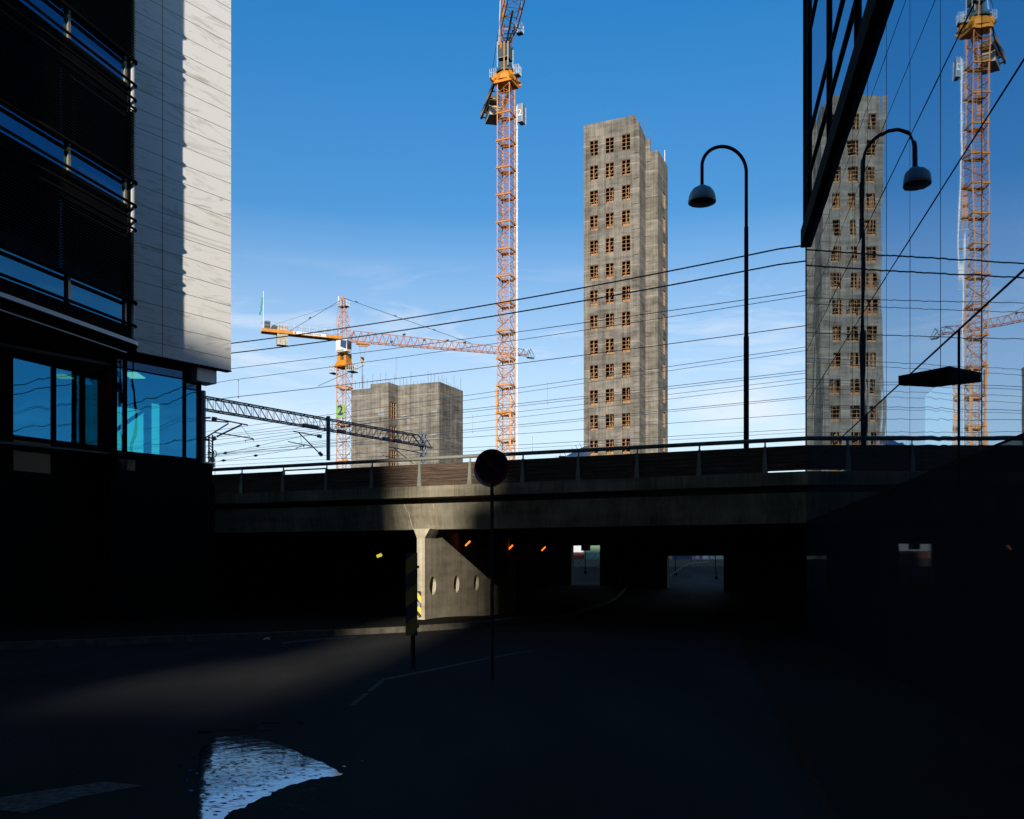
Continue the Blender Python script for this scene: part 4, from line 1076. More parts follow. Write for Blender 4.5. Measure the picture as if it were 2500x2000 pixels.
# ------------------------------------------------------------------ tower cranes
def mast(b, c, s, z0, z1, sec, leg=.085, br_=.035, pd2=pd_, bd2=bd, ladder=True):
    """c = front corner point; legs at c, c-b*s, c+p*s, c-b*s+p*s"""
    c = V(c); A = [c - bd2 * s, c, c + pd2 * s, c - bd2 * s + pd2 * s]
    for q in A: b.bar((q.x, q.y, z0), (q.x, q.y, z1), leg)
    n = int(round((z1 - z0) / (sec / 3)))
    h = (z1 - z0) / n
    for i in range(n):
        za, zb = z0 + i * h, z0 + (i + 1) * h
        for j in range(4):
            p, q = A[j], A[(j + 1) % 4]
            if (i + j) % 2: p, q = q, p
            b.bar((p.x, p.y, za), (q.x, q.y, zb), br_)
            if j in (0, 1) and True: 
                mid = (p + q) / 2; b.bar((q.x, q.y, za), (mid.x, mid.y, (za + zb) / 2), br_ * .7)
            b.bar((p.x, p.y, za), (q.x, q.y, za), br_ * .75)
    if ladder:
        q = c - bd2 * s * .55 + pd2 * s * .5
        for o in (-.2, .2): b.bar((q.x + o, q.y, z0), (q.x + o, q.y, z1), .03)
        z = z0
        while z < z1: b.bar((q.x - .2, q.y, z), (q.x + .2, q.y, z), .02); z += .45
def ring(parent, c, s, z, m=M_CRANE, t=.16, o=.1):
    c = V(c); A = [c - bd * (s + o) - pd_ * o, c + bd * o - pd_ * o, c + bd * o + pd_ * (s + o), c - bd * (s + o) + pd_ * (s + o)]
    b = MB()
    for i in range(4): b.bar((A[i].x, A[i].y, z), (A[(i + 1) % 4].x, A[(i + 1) % 4].y, z), t * .7)
    q = (A[0] + A[2]) / 2
    b.hexa([(A[3].x, A[3].y, z - .3), (A[2].x, A[2].y, z - .3), (q.x + bd.x * .2, q.y + bd.y * .2, z - .3), (q.x - bd.x * .8, q.y - bd.y * .8, z - .3),
            (A[3].x, A[3].y, z - .22), (A[2].x, A[2].y, z - .22), (q.x + bd.x * .2, q.y + bd.y * .2, z - .22), (q.x - bd.x * .8, q.y - bd.y * .8, z - .22)])
    return b.build('mast_platform', m, parent)
def cage(parent, q, w_, d_, h, mat=M_GALV, name='work_platform', deck=True):
    """railed platform: q = centre at deck level"""
    b = MB(); q = V(q); C4 = [q + bd * sx_ * w_ / 2 + pd_ * sy_ * d_ / 2 for sx_, sy_ in ((-1, -1), (1, -1), (1, 1), (-1, 1))]
    for i in range(4):
        p, r = C4[i], C4[(i + 1) % 4]
        for hh in (h, h * .5): b.bar(p + V((0, 0, hh)), r + V((0, 0, hh)), .03)
        for j in range(3):
            m_ = p.lerp(r, j / 3); b.bar(m_, m_ + V((0, 0, h)), .03)
    o = b.build(name, mat, parent)
    if deck:
        b = MB(); lo_ = [p - V((0, 0, .12)) for p in C4]; b.hexa([tuple(p) for p in lo_] + [tuple(p) for p in C4]); b.build('deck_plate', M_DECKDARK, o)
    return o

# crane with the luffing jib
cA = V((at(1243.5, 0, 119.6).x, 119.6, 0)); sA = 1.75
ca_ = empty('luffing_crane', (cA.x, cA.y, 1.9), 'tallest orange lattice tower crane rising out of the top of the picture', 'crane')
zA1 = EYE + (HZ - 178) / F * 119.6
b = MB(); mast(b, cA, sA, 1.9, zA1, 3.63, .10, .042); b.build('mast', M_CRANE2, ca_)
z = 15.0
while z < zA1 - 1.5:
    ring(ca_, cA, sA, z); z += 3.63
# slewing collar
cc = cA - bd * sA / 2 + pd_ * sA / 2
b = MB()
K = 12
def fr(z0, r0, z1, r1, m=0, nn=12):
    for i in range(nn):
        t0, t1 = 2 * pi * i / nn, 2 * pi * (i + 1) / nn
        b.face([(cc.x + cos(t0) * r0, cc.y + sin(t0) * r0, z0), (cc.x + cos(t1) * r0, cc.y + sin(t1) * r0, z0), (cc.x + cos(t1) * r1, cc.y + sin(t1) * r1, z1), (cc.x + cos(t0) * r1, cc.y + sin(t0) * r1, z1)], m)
fr(zA1 - .75, 1.5, zA1 - .1, 1.5); fr(zA1 - .75, .3, zA1 - .75, 1.5); fr(zA1 - .1, 1.5, zA1 + .45, 1.05)
b.hexa([tuple(cc + bd * a_ + pd_ * c_ + V((0, 0, zA1 + z_))) for z_ in (-1.15, -.7) for a_, c_ in ((-1.25, -1.25), (1.3, -1.25), (1.3, 1.3), (-1.25, 1.3))])
for sx_, sy_ in ((-1, -1), (1, -1), (1, 1)):
    b.bar(cc + bd * sx_ * 1.45 + pd_ * sy_ * 1.45 + V((0, 0, zA1 - .8)), cc + bd * sx_ * 1.0 + pd_ * sy_ * 1.0 + V((0, 0, zA1 + .1)), .3)
b.build('slewing_ring', M_CRANE, ca_)
b = MB(); fr(zA1 + .45, 1.35, zA1 + .75, 1.35); fr(zA1 + .75, 1.3, zA1 + 1.0, .7)
b.hexa([tuple(cc + bd * a_ + pd_ * c_ + V((0, 0, zA1 + z_))) for z_ in (.8, 1.9) for a_, c_ in ((-.75, -.7), (.55, -.7), (.55, .7), (-.75, .7))])
b.build('turntable', M_CRDARK, ca_)
b = MB()
b.hexa([tuple(cc + bd * a_ + pd_ * c_ + V((0, 0, zA1 + z_))) for z_ in (2.1, 3.9) for a_, c_ in ((-.7, -1.2), (.8, -1.2), (.8, .4), (-.7, .4))])
b.build('machine_house', M_CRDARK, ca_)
b = MB()
for (a_, c_) in ((-.73, -1.23), (.83, -1.23), (.83, .43)): b.bar(cc + bd * a_ + pd_ * c_ + V((0, 0, zA1 + .9)), cc + bd * a_ + pd_ * c_ + V((0, 0, zA1 + 4.3)), .05)
for z_ in (2.1, 4.2): b.bar(cc + bd * -.73 + pd_ * -1.23 + V((0, 0, zA1 + z_)), cc + bd * .83 + pd_ * -1.23 + V((0, 0, zA1 + z_)), .04)
b.bar(cc + bd * .3 - pd_ * 1.3 + V((0, 0, zA1 - .1)), cc + bd * .3 - pd_ * 1.3 + V((0, 0, zA1 + 4.4)), .10, m=1)
b.build('cabin_frame', [M_GALV, M_CRANE2], ca_)
cage(ca_, cc - bd * 1.75 + V((0, 0, zA1 + .2)), .8, 1.1, 1.1); cage(ca_, cc + bd * 1.7 - pd_ * .1 + V((0, 0, zA1 - .1)), .7, .9, 1.2)
# luffing jib: up and towards the camera
jd = V((.21, -.977, 0)).normalized(); js = V((jd.y, -jd.x, 0)) * -1
js = V((.977, .21, 0))
foot = cc - pd_ * 0.3 + V((0, 0, zA1 + 4.2)); ang = R(14)
ud = jd * cos(ang) + V((0, 0, sin(ang))); nd = -jd * sin(ang) + V((0, 0, cos(ang)))
b = MB(); hw = 1.05; hh = 1.6; Lj = 30; n = 18
def jp(t, a_, c_): return foot + ud * t + js * a_ + nd * c_
for a_ in (-hw, hw):
    k0 = .45
    b.bar(jp(0, a_ * k0, 0), jp(3, a_, 0), .10); b.bar(jp(3, a_, 0), jp(Lj, a_, 0), .10)
    b.bar(jp(0, a_ * k0, 0.2), jp(3, a_, hh), .08); b.bar(jp(3, a_, hh), jp(Lj, a_, hh), .08)
for i in range(n):
    t0, t1 = 3 + (Lj - 3) * i / n, 3 + (Lj - 3) * (i + 1) / n
    s_ = 1 if i % 2 else -1
    for c_ in (0, hh): b.bar(jp(t0, -hw * s_, c_), jp(t1, hw * s_, c_), .04); b.bar(jp(t0, -hw, c_), jp(t0, hw, c_), .035)
    for a_ in (-hw, hw): b.bar(jp(t0, a_, 0 if i % 2 else hh), jp(t1, a_, hh if i % 2 else 0), .04)
b.build('jib', M_CRANE, ca_)
b = MB(); b.bar(jp(0, .05, -.5), jp(5.5, -.1, .15), .16); b.bar(jp(.5, .4, .3), jp(3, .75, .3), .10)
b.build('jib_ram', M_CRDARK, ca_)
b = MB()
for i in range(5): b.bar(jp(i * .7, -.8, -.3), jp(i * .7, .8, -.1), .08)
for a_ in (-.7, 0, .7): b.bar(jp(0, a_, -.6), jp(3.2, a_, .1), .07)
b.build('jib_foot', M_CRANE, ca_)
cage(ca_, jp(2.0, 1.6, .2), .8, .7, 1.1, M_GALV, 'jib_platform')
# back mast line (white) and rope
b = MB(); b.bar(cc - bd * 1.1 + V((0, 0, zA1 + 4.0)), at(1223.5, -60, 116), .09); b.build('white_strut', M_CRANEWHITE, ca_)
b = MB(); b.bar(cc - bd * 1.0 + V((0, 0, zA1 + 1)), at(1233, -60, 116), .16); b.build('a_frame', M_CRANE, ca_)
b = MB(); b.bar(at(1203, 168, 126), at(1222, 40, 117), .035); b.bar(at(1196, 235, 130), at(1203, 168, 126), .03); b.build('luffing_rope', M_CATEN, ca_)
# counter jib: away and to the left
cj = V((-.215, .977, 0)); cs = V((.977, .215, 0))
def cp(t, a_, z_): q = cc + cj * t + cs * a_; return (q.x, q.y, zA1 + z_)
b = MB()
for a_ in (-1.25, 1.25): b.hexa([cp(1, a_ - .14, -.2), cp(1, a_ + .14, -.2), cp(11.5, a_ + .14, -.2), cp(11.5, a_ - .14, -.2), cp(1, a_ - .14, .45), cp(1, a_ + .14, .45), cp(11.5, a_ + .14, .45), cp(11.5, a_ - .14, .45)])
for t in (2, 4, 6, 8, 10, 11.5): b.bar(cp(t, -1.25, .1), cp(t, 1.25, .1), .10)
b.build('counter_jib', M_HAZ3, ca_)
b = MB(); b.hexa([cp(7.6, -.75, -1.3), cp(7.6, 1.0, -1.3), cp(11.2, 1.0, -1.0), cp(11.2, -.75, -1.0), cp(7.6, -.75, -.12), cp(7.6, 1.0, -.12), cp(11.2, 1.0, -.12), cp(11.2, -.75, -.12)]); b.build('counterweight', plain('ballast_concrete', (.38, .36, .33), .8), ca_)
b = MB(); b.hexa([cp(7, -.8, .46), cp(7, .6, .46), cp(11, .6, .46), cp(11, -.8, .46), cp(7, -.8, 1.2), cp(7, .6, 1.2), cp(11, .6, 1.2), cp(11, -.8, 1.2)]); b.build('winch', M_CRDARK, ca_)
# hoist rail and lift cabin
hx = cA + pd_ * (sA) + bd * .35
b = MB(); zc_ = EYE + (HZ - 250) / F * 120
b.bar((hx.x, hx.y, 1.9), (hx.x, hx.y, zc_), .12); 
z = 3
b.build('hoist_rail', plain('hoist_rail_grey_white', (.5, .5, .48), .5, var=.35, scale=3), ca_)
b = MB()
while z < zc_: b.bar((hx.x - .3, hx.y, z), (hx.x + .22, hx.y - .1, z), .05); z += 1.2
b.build('hoist_rail_tie', M_GALV, ca_)
q = V((hx.x + .55, hx.y - .3, EYE + (HZ - 272) / F * 120))
b = MB(); b.hexa([tuple(q + bd * a_ + pd_ * c_ + V((0, 0, z_))) for z_ in (-1.15, 1.15) for a_, c_ in ((-.35, -.45), (.35, -.45), (.35, .75), (-.35, .75))])
lc = b.build('lift_cabin', plain('lift_blue_grey', (.16, .22, .28), .5, var=.1), ca_)
b = MB()
for z_ in (-1.16, -.4, .35, 1.17): b.bar(q + bd * -.36 - pd_ * .46 + V((0, 0, z_)), q + bd * .36 - pd_ * .46 + V((0, 0, z_)), .03); b.bar(q + bd * .36 - pd_ * .46 + V((0, 0, z_)), q + bd * .36 + pd_ * .76 + V((0, 0, z_)), .03)
for a_, c_ in ((-.36, -.46), (.36, -.46), (.36, .76)): b.bar(q + bd * a_ + pd_ * c_ + V((0, 0, -1.2)), q + bd * a_ + pd_ * c_ + V((0, 0, 1.2)), .04)
b.build('cabin_edge', M_GALV, lc)
text('cabin_number', '2', 1.2, q - pd_ * .47 + bd * .0, bd, (0, 0, 1), M_CRANEWHITE, lc, bold=.02)
b = MB()
for i in range(-3, 1): b.bar((cA.x - .3 * 0 + .0, cA.y, 3), (cA.x, cA.y, 3.01), .01)
# climbing frame low on the mast (bulge)
q = cA - bd * (sA + .25)
b = MB(); zq = EYE + (HZ - 966) / F * 120
b.hexa([tuple(V((q.x, q.y, 0)) + bd * a_ + pd_ * c_ + V((0, 0, z_))) for (z_, a_, c_) in ((zq - 2.2, 0, 0), (zq - 2.2, .25, 0), (zq - 2.2, .25, .4), (zq - 2.2, 0, .4), (zq + .9, -.12, 0), (zq + .9, .25, 0), (zq + .9, .25, .4), (zq + .9, -.12, .4))])
b.bar((q.x + .05, q.y, zq - 9), (q.x + .05, q.y, zq + 1.5), .12)
for p_ in (cA + bd * .12, cA + pd_ * (sA + .1)): b.bar((p_.x, p_.y, zq - 9), (p_.x, p_.y, zq - .2), .12)
b.build('climbing_frame', M_CRANE, ca_)

# crane with the level jib
cB = V((at(844.3, 0, 143).x, 143, 0)); sB = 1.75
cb2 = empty('hammerhead_crane', (cB.x, cB.y, 1.9), 'orange tower crane with level jib, white cab and green number board', 'crane')
ccB = cB - bd * sB / 2 + pd_ * sB / 2
zB = lambda py: EYE + (HZ - py) / F * 143.5
b = MB(); mast(b, cB, sB, 1.9, zB(897), 3.9, .09, .036); b.build('mast', M_CRANE2, cb2)
z = zB(945)
while z > 4: ring(cb2, cB, sB, z); z -= 5.9
def bq(a_, c_, z_): q = ccB + bd * a_ + pd_ * c_; return (q.x, q.y, z_)
def hx4(b, a0, a1, c0, c1, z0, z1, ta=0, m=0):
    b.hexa([bq(a0 - ta, c0 - ta, z0), bq(a1 + ta, c0 - ta, z0), bq(a1 + ta, c1 + ta, z0), bq(a0 - ta, c1 + ta, z0), bq(a0, c0, z1), bq(a1, c0, z1), bq(a1, c1, z1), bq(a0, c1, z1)], m)
b = MB(); hx4(b, -.85, .85, -.85, .85, zB(896), zB(881), .38); b.build('slewing_ring', M_CRANE, cb2)
b = MB(); hx4(b, -.85, -.2, -.8, .8, zB(879.5), zB(862)); hx4(b, .45, .85, -.8, .8, zB(879.5), zB(862)); hx4(b, -.85, .85, -.85, .85, zB(881), zB(879.6)); b.build('turret', M_CRANE, cb2)
b = MB(); hx4(b, -.19, .44, -.5, .6, zB(879.4), zB(862)); b.build('turret_core', M_CRDARK, cb2)
o_ = cage(cb2, V(bq(-1.6, -.6, zB(909))), .9, 1.4, 1.0); o_ = cage(cb2, V(bq(1.7, -.2, zB(908))), 1.1, 1.6, 1.0)
b = MB(); hx4(b, -.3, 1.75, -1.9, -.6, zB(863), zB(833)); cabo = b.build('cab', M_CRANEWHITE, cb2)
b = MB()
for (a_, z_) in ((0,0),): 
    b.face([bq(.55, -1.91, zB(845 + 6)), bq(1.6, -1.91, zB(858)), bq(1.72, -1.91, zB(838)), bq(.6, -1.91, zB(834.6))])
    b.face([bq(1.76, -1.85, zB(858)), bq(1.76, -.6, zB(856)), bq(1.76, -.6, zB(837)), bq(1.76, -1.85, zB(836))])
b.build('cab_window', M_CABWIN, cabo)
text('cab_lettering', 'LIEBHERR', .34, V(bq(.5, -1.92, zB(860.2))), bd, (0, 0, 1), M_SIGNB, cabo, bold=.004)
# tower head
ap = V(bq(-.25, 0, zB(724)))
b = MB()
F4 = [V(bq(a_, c_, zB(828))) for a_, c_ in ((-.95, -.8), (.95, -.8), (.95, .8), (-.95, .8))]
T4_ = [ap + bd * a_ + pd_ * c_ for a_, c_ in ((-.22, -.2), (.22, -.2), (.22, .2), (-.22, .2))]
for p, q in zip(F4, T4_): b.bar(p, q, .08, .06)
n = 9
for i in range(n):
    for j in range(4):
        p0 = F4[j].lerp(T4_[j], i / n); q1 = F4[(j + 1) % 4].lerp(T4_[(j + 1) % 4], (i + 1) / n); q0 = F4[(j + 1) % 4].lerp(T4_[(j + 1) % 4], i / n)
        b.bar(p0, q1, .03) if (i + j) % 2 else b.bar(q0, F4[j].lerp(T4_[j], (i + 1) / n), .03)
        b.bar(p0, q0, .025)
for o in (-1.0, -.75): b.bar(ap + bd * (o - .05) + V((0, 0, -.9)), V(bq(-1.3, 0, zB(800))) + bd * (o * .3), .025)
b.build('tower_head', M_JIB, cb2)
b = MB(); b.bar(ap - V((0, 0, .4)), ap + V((0, 0, .35)), .22, .1, n=8); b.build('head_cap', M_CRANE, cb2)
cage(cb2, ap + bd * .15 + V((0, 0, -1.4)), 1.6, .9, .9)
b = MB(); b.bar(ap + bd * -.85 + V((0, 0, -.6)), ap + bd * -.85 + V((0, 0, .3)), .09); b.build('beacon_box', M_CRANEWHITE, cb2)
# counter jib
zj0, zj1 = zB(829.5), zB(822)
cjL = V((-11.9, -5.2, 0)).normalized(); 
def kq(t, k, z): q = ccB + cjL * t + V((cjL.y, -cjL.x, 0)) * k; return (q.x, q.y, z)
b = MB()
for k in (-.75, .75): b.hexa([kq(.6, k - .1, zj0), kq(.6, k + .1, zj0), kq(12.9, k + .1, zj0), kq(12.9, k - .1, zj0), kq(.6, k - .1, zj1), kq(.6, k + .1, zj1), kq(12.9, k + .1, zj1), kq(12.9, k - .1, zj1)])
b.hexa([kq(.6, -.64, zj0 + .1), kq(.6, .64, zj0 + .1), kq(12.9, .64, zj0 + .1), kq(12.9, -.64, zj0 + .1), kq(.6, -.64, zj0 + .16), kq(.6, .64, zj0 + .16), kq(12.9, .64, zj0 + .16), kq(12.9, -.64, zj0 + .16)])
cjo = b.build('counter_jib', M_CRANE, cb2)
side = -1 if kq(1, -1, 0)[1] < kq(1, 1, 0)[1] else 1
kf = side * .862
b = MB(); b.hexa([kq(3.1, kf, zj0 + .07), kq(8.2, kf, zj0 + .07), kq(8.2, kf + side * .03, zj0 + .07), kq(3.1, kf + side * .03, zj0 + .07), kq(3.1, kf, zj1 + .03), kq(8.2, kf, zj1 + .03), kq(8.2, kf + side * .03, zj1 + .03), kq(3.1, kf + side * .03, zj1 + .03)])
ban = b.build('banner', M_CRANEWHITE, cb2)
text('banner_text', 'T.S. Anonsen Thordal', .34, V(kq(5.4, kf + side * .04, (zj0 + zj1) / 2 + .05)), -cjL, (0, 0, 1), M_SIGNB, ban, bold=.004)
b = MB(); qd = V(kq(7.9, kf + side * .04, (zj0 + zj1) / 2 + .05)); b.bar(qd - V((0, 0, .16)), qd + V((0, 0, .14)), .14); b.build('banner_logo', plain('logo_blue', (.03, .05, .2), .5), ban)
b = MB()
for k in (-.9, .9):
    for hgt in (.55, 1.1): b.bar(kq(1, k, zj1 + hgt), kq(12.8, k, zj1 + hgt), .025)
    for t in [1 + 1.18 * i for i in range(11)]: b.bar(kq(t, k, zj1), kq(t, k, zj1 + 1.1), .025)
b.bar(kq(12.8, -.9, zj1 + 1.1), kq(12.8, .9, zj1 + 1.1), .025)
b.build('railing', M_GALV, cjo)
b = MB()
for i in range(4):
    t = 8.95 + i * .42; zl0, zl1 = EYE + (HZ - 841) / F * 139.4, EYE + (HZ - 793) / F * 139.4; b.hexa([kq(t, -.62, zl0), kq(t + .38, -.62, zl0), kq(t + .38, .62, zl0), kq(t, .62, zl0), kq(t, -.62, zl1), kq(t + .38, -.62, zl1), kq(t + .38, .62, zl1), kq(t, .62, zl1)])
b.build('ballast', plain('ballast_weathered', (.40, .38, .33), .8, var=.3), cb2)
b = MB(); b.hexa([kq(11.6, -.4, zj1), kq(12.4, -.4, zj1), kq(12.4, .4, zj1), kq(11.6, .4, zj1), kq(11.6, -.4, zj1 + 1.3), kq(12.4, -.4, zj1 + 1.3), kq(12.4, .4, zj1 + 1.3), kq(11.6, .4, zj1 + 1.3)]); b.bar(kq(11.0, -.5, zj1 + .4), kq(11.0, .5, zj1 + .4), .42, n=14); b.build('winch', M_CRDARK, cb2)
q = V(kq(12.6, .0, zj1)); b = MB(); b.bar(q, q + V((0, 0, 5.9)), .055, n=8); b.build('flagpole', M_CRANEWHITE, cb2)
b = MB()
n = 8
for i in range(n):
    z0, z1 = 5.0 - i * .35, 5.0 - (i + 1) * .35
    a0, a1 = -.06 - .05 * i * (1 + .3 * sin(i * 2)), -.06 - .05 * (i + 1) * (1 + .3 * sin((i + 1) * 2)); wv = .16
    b.face([q + V((a0 - wv, .05 * sin(i), z0)), q + V((a0 + wv * .5, 0, z0)), q + V((a1 + wv * .5, 0.04, z1)), q + V((a1 - wv, -.05 * sin(i), z1))])
fl = b.build('flag', M_FLAG, cb2)
# jib
jB = V((.933, .36, 0)).normalized(); jn = V((jB.y, -jB.x, 0))
def jq(t, k, z): q = ccB + jB * t + jn * k; return V((q.x, q.y, z))
Lb = 31.5; zl = zB(829.5) 
b = MB()
def jh(t): return 1.75 - .75 * t / Lb
for k in (-.6, .6): b.bar(jq(.9, k, zl), jq(Lb, k, zl + .25), .075)
b.bar(jq(1.6, 0, zl + jh(1.6)), jq(Lb - .5, 0, zl + jh(Lb) + .25), .07)
b.bar(jq(.9, -.6, zl), jq(1.6, 0, zl + jh(1.6)), .05); b.bar(jq(.9, .6, zl), jq(1.6, 0, zl + jh(1.6)), .05)
n = 26
for i in range(n):
    t0, t1 = .9 + (Lb - .9) * i / n, .9 + (Lb - .9) * (i + 1) / n; tm = (t0 + t1) / 2
    dz = lambda t: .25 * t / Lb
    for k in (-.6, .6):
        b.bar(jq(t0, k, zl + dz(t0)), jq(tm, 0, zl + dz(tm) + jh(tm)), .035); b.bar(jq(tm, 0, zl + dz(tm) + jh(tm)), jq(t1, k, zl + dz(t1)), .035)
    b.bar(jq(t0, -.6, zl + dz(t0)), jq(t0, .6, zl + dz(t0)), .03); b.bar(jq(t0, -.6, zl + dz(t0)), jq(t1, .6, zl + dz(t1)), .03)
b.build('jib', M_JIB, cb2)
b = MB(); tz = zl + .25
for k in (-.5, .5): b.bar(jq(Lb, k, tz - .3), jq(Lb + .5, k, tz + 1.1), .05); b.bar(jq(Lb + .5, k, tz + 1.1), jq(Lb + 1.3, k, tz - .4), .05)
b.bar(jq(Lb, 0, tz - .35), jq(Lb + 1.3, 0, tz - .4), .18); b.build('jib_tip', M_CRDARK, cb2)
b = MB()
for t, z_ in ((7.5, .55), (13, 1.3), (9.6, 1.9), (17, 1.6), (20, 1.5)): b.bar(jq(t, 0, zl + z_ - .1), jq(t + .4, 0, zl + z_ + .05), .16, n=6)
b.build('jib_pulley', M_CRDARK, cb2)
b = MB()
for k in (-.5, .5): b.bar(jq(2.0, k, zl - .25), jq(4.2, k, zl - .2), .12)
b.bar(jq(2.3, 0, zl - .55), jq(3.8, 0, zl - .5), .2); b.bar(jq(2.1, 0, zl - .6), jq(2.15, 0, zl - 1.3), .06); b.bar(jq(3.9, 0, zl - .6), jq(3.85, 0, zl - 1.2), .06); b.build('trolley', M_CRANE, cb2)
hk = jq(2.9, 0, zB(868)); 
b = MB(); b.bar(jq(2.4, 0, zl - .5), hk + V((-.18, 0, 0)), .022); b.bar(jq(3.5, 0, zl - .5), hk + V((.18, 0, 0)), .022); b.build('hoist_rope', M_CATEN, cb2)
b = MB(); b.bar(hk + V((0, 0, .05)), hk + V((0, 0, -.75)), .38, .22, n=6); b.build('hook_block', M_HAZ3, cb2)
b = MB(); b.bar(hk + V((0, 0, -.75)), hk + V((0, 0, -4.9)), .07); b.bar(hk + V((0, 0, -3.0)), hk + V((0, 0, -4.9)), .12); b.build('load_chain', M_CATEN, cb2)
b = MB()
tp = jq(21.3, 0, zl + jh(21.3) + .25)
b.bar(ap + bd * .3 + V((0, 0, -.1)), tp, .045)
for t in (.08, .38, .69): 
    p = (ap + bd * .3).lerp(tp, t); q = (ap + bd * .3).lerp(tp, t + .02); b.bar(p, q, .11)
b.bar(ap - bd * .7 + V((0, 0, -.4)), V(kq(8.9, .5, zj1)), .05); b.bar(ap - bd * .7 + V((0, 0, -.9)), V(kq(10.8, -.5, zj1 + .9)), .025)
p = (ap - bd * .7).lerp(V(kq(8.9, .5, zj1)), .55); b.bar(p, p + (V(kq(8.9, .5, zj1)) - ap).normalized() * .4, .12)
b.build('pendant_line', M_CATEN, cb2)
# number board
zq = zB(1003)
b = MB(); o1 = cB - bd * (sB + .02) - pd_ * .12; o2 = cB - bd * .12 - pd_ * .12
b.hexa([(o1.x, o1.y, zB(1019)), (o2.x, o2.y, zB(1019)), (o2.x, o2.y + .05, zB(1019)), (o1.x, o1.y + .05, zB(1019)), (o1.x, o1.y, zB(988)), (o2.x, o2.y, zB(988)), (o2.x, o2.y + .05, zB(988)), (o1.x, o1.y + .05, zB(988))])
nb_ = b.build('number_board', M_GREEN, cb2)
text('board_number', '2', 2.1, (o1 + o2) / 2 - pd_ * .04 + V((0, 0, zB(1003.5))), bd, (0, 0, 1), plain('number_navy', (.02, .035, .07), .6), nb_, bold=.05)

# ------------------------------------------------------------------ railway catenary
ga = empty('catenary_gantry', (at(493, 0, 57).x, 57, 0), 'dark steel lattice gantry carrying the railway wires behind the bridge', 'gantry')
GL = at(494, 0, 57); GR = at(1034, 0, 75); gdir = (V((GR.x, GR.y, 0)) - V((GL.x, GL.y, 0))); glen = gdir.length; gdir.normalize(); gn = V((gdir.y, -gdir.x, 0))
def gq(t, k, z): return V((GL.x + gdir.x * t + gn.x * k, GL.y + gdir.y * t + gn.y * k, z))
zt_, zb_ = 12.72, 11.93
b = MB()
b.box((GL.x - .17, GL.y - .15, 4), (GL.x + .17, GL.y + .15, 13.1)); b.build('mast', M_CATEN, ga)
b = MB()
for k in (-.22, .22):
    for o in (-.15, .15): b.bar(gq(glen + o, k, 2), gq(glen + o, k, zt_ + .35), .05)
z = 2.0
while z < zt_ + .2:
    for k in (-.22, .22): b.bar(gq(glen - .15, k, z), gq(glen + .15, k, z + .5), .03)
    for o in (-.15, .15): b.bar(gq(glen + o, -.22, z), gq(glen + o, .22, z + .5), .03)
    z += .5
b.build('mast', M_CATEN, ga)
b = MB(); h_ = .28
# the span: two chords deep, arched ends
cut = glen - 1.0
for k in (-h_, h_):
    b.bar(gq(0, k, zt_), gq(cut, k, zt_), .06); b.bar(gq(cut, k, zt_), gq(glen - .1, k, zb_ + .1), .055); b.bar(gq(0, k, zb_), gq(glen, k, zb_ + .02), .06)
    n = 34
    for i in range(n):
        t0, t1 = cut * i / n, cut * (i + 1) / n
        b.bar(gq(t0, k, zb_), gq(t0, k, zt_), .017)
        if i < n * .55: b.bar(gq(t0, k, zt_), gq(t1, k, zb_), .017)
        else: b.bar(gq(t0, k, zb_), gq(t1, k, zt_), .017)
for i in range(0, 35, 2):
    t = cut * i / 34; b.bar(gq(t, -h_, zt_), gq(t, h_, zt_), .025); b.bar(gq(t, -h_, zb_), gq(t, h_, zb_), .025)
for t0, t1 in ((8.2, 9.6), (16.5, 17.1), (11.6, 12.3), (17.8, 18.6)): b.bar(gq(t0, h_, zb_ + .04), gq(t1, h_, zb_ + .04), .14)
b.bar(gq(glen + .1, 0, zt_ + .1), gq(glen + 1.0, 0, zb_ + .05), .04); b.bar(gq(glen - .6, 0, zb_ - .05), gq(glen + 1.1, 0, zb_ - .02), .11)
b.build('truss', M_CATEN, ga)
# drop post
def tg(px):
    r = (px - 1250) / F; return (r * GL.y - GL.x) / (gdir.x - r * gdir.y)
td = tg(792)
b = MB(); q = gq(td, h_ + .12, 0); zp = EYE + (HZ - 1124) / F * q.y
b.bar((q.x, q.y, zp), (q.x, q.y, zt_ + .15), .17); b.build('drop_post', M_CATEN, ga)
def pxp(px, py, Y): return at(px, py, Y)
def insulator(b, p, q, r=.13):
    for i in range(5):
        a_ = p.lerp(q, i / 5); c_ = p.lerp(q, (i + .6) / 5); b.bar(a_, c_, r, n=10)
# cantilevers (registration arms)
def cantilever(name, segs, ins, Y, label=None):
    b = MB()
    for (x0, y0, x1, y1, r_) in segs: b.bar(pxp(x0, y0, Y), pxp(x1, y1, Y), r_)
    o = b.build(name, M_CATEN, ga)
    for (x0, y0, x1, y1) in ins:
        b = MB(); insulator(b, pxp(x0, y0, Y), pxp(x1, y1, Y)); b.build('insulator', M_INS, o)
cantilever('cantilever', [(499, 1027, 558, 1031, .05), (530, 1023, 605, 1038, .055), (500, 1070, 558, 1034, .05), (529, 1066, 590, 1037, .06), (524, 1056, 618, 1071, .045), (618, 1071, 619, 1076, .04), (600, 1075, 618, 1073, .03), (599, 1075, 599, 1079, .03), (588, 1038, 611, 1069, .015), (492, 1073, 512, 1074, .08), (495, 1021, 514, 1020, .07)],
           [(518, 1022, 530, 1024), (518, 1073, 528, 1069)], 57)
cantilever('cantilever', [(715, 1053, 778, 1065, .05), (730, 1057, 779, 1106, .055), (703, 1078, 761, 1090, .04), (723, 1094, 741, 1088, .03), (741, 1086, 742, 1092, .04), (723, 1093, 723, 1096, .03), (732, 1058, 737, 1083, .015)],
           [(775, 1064, 786, 1067), (779, 1105, 787, 1113)], q.y)
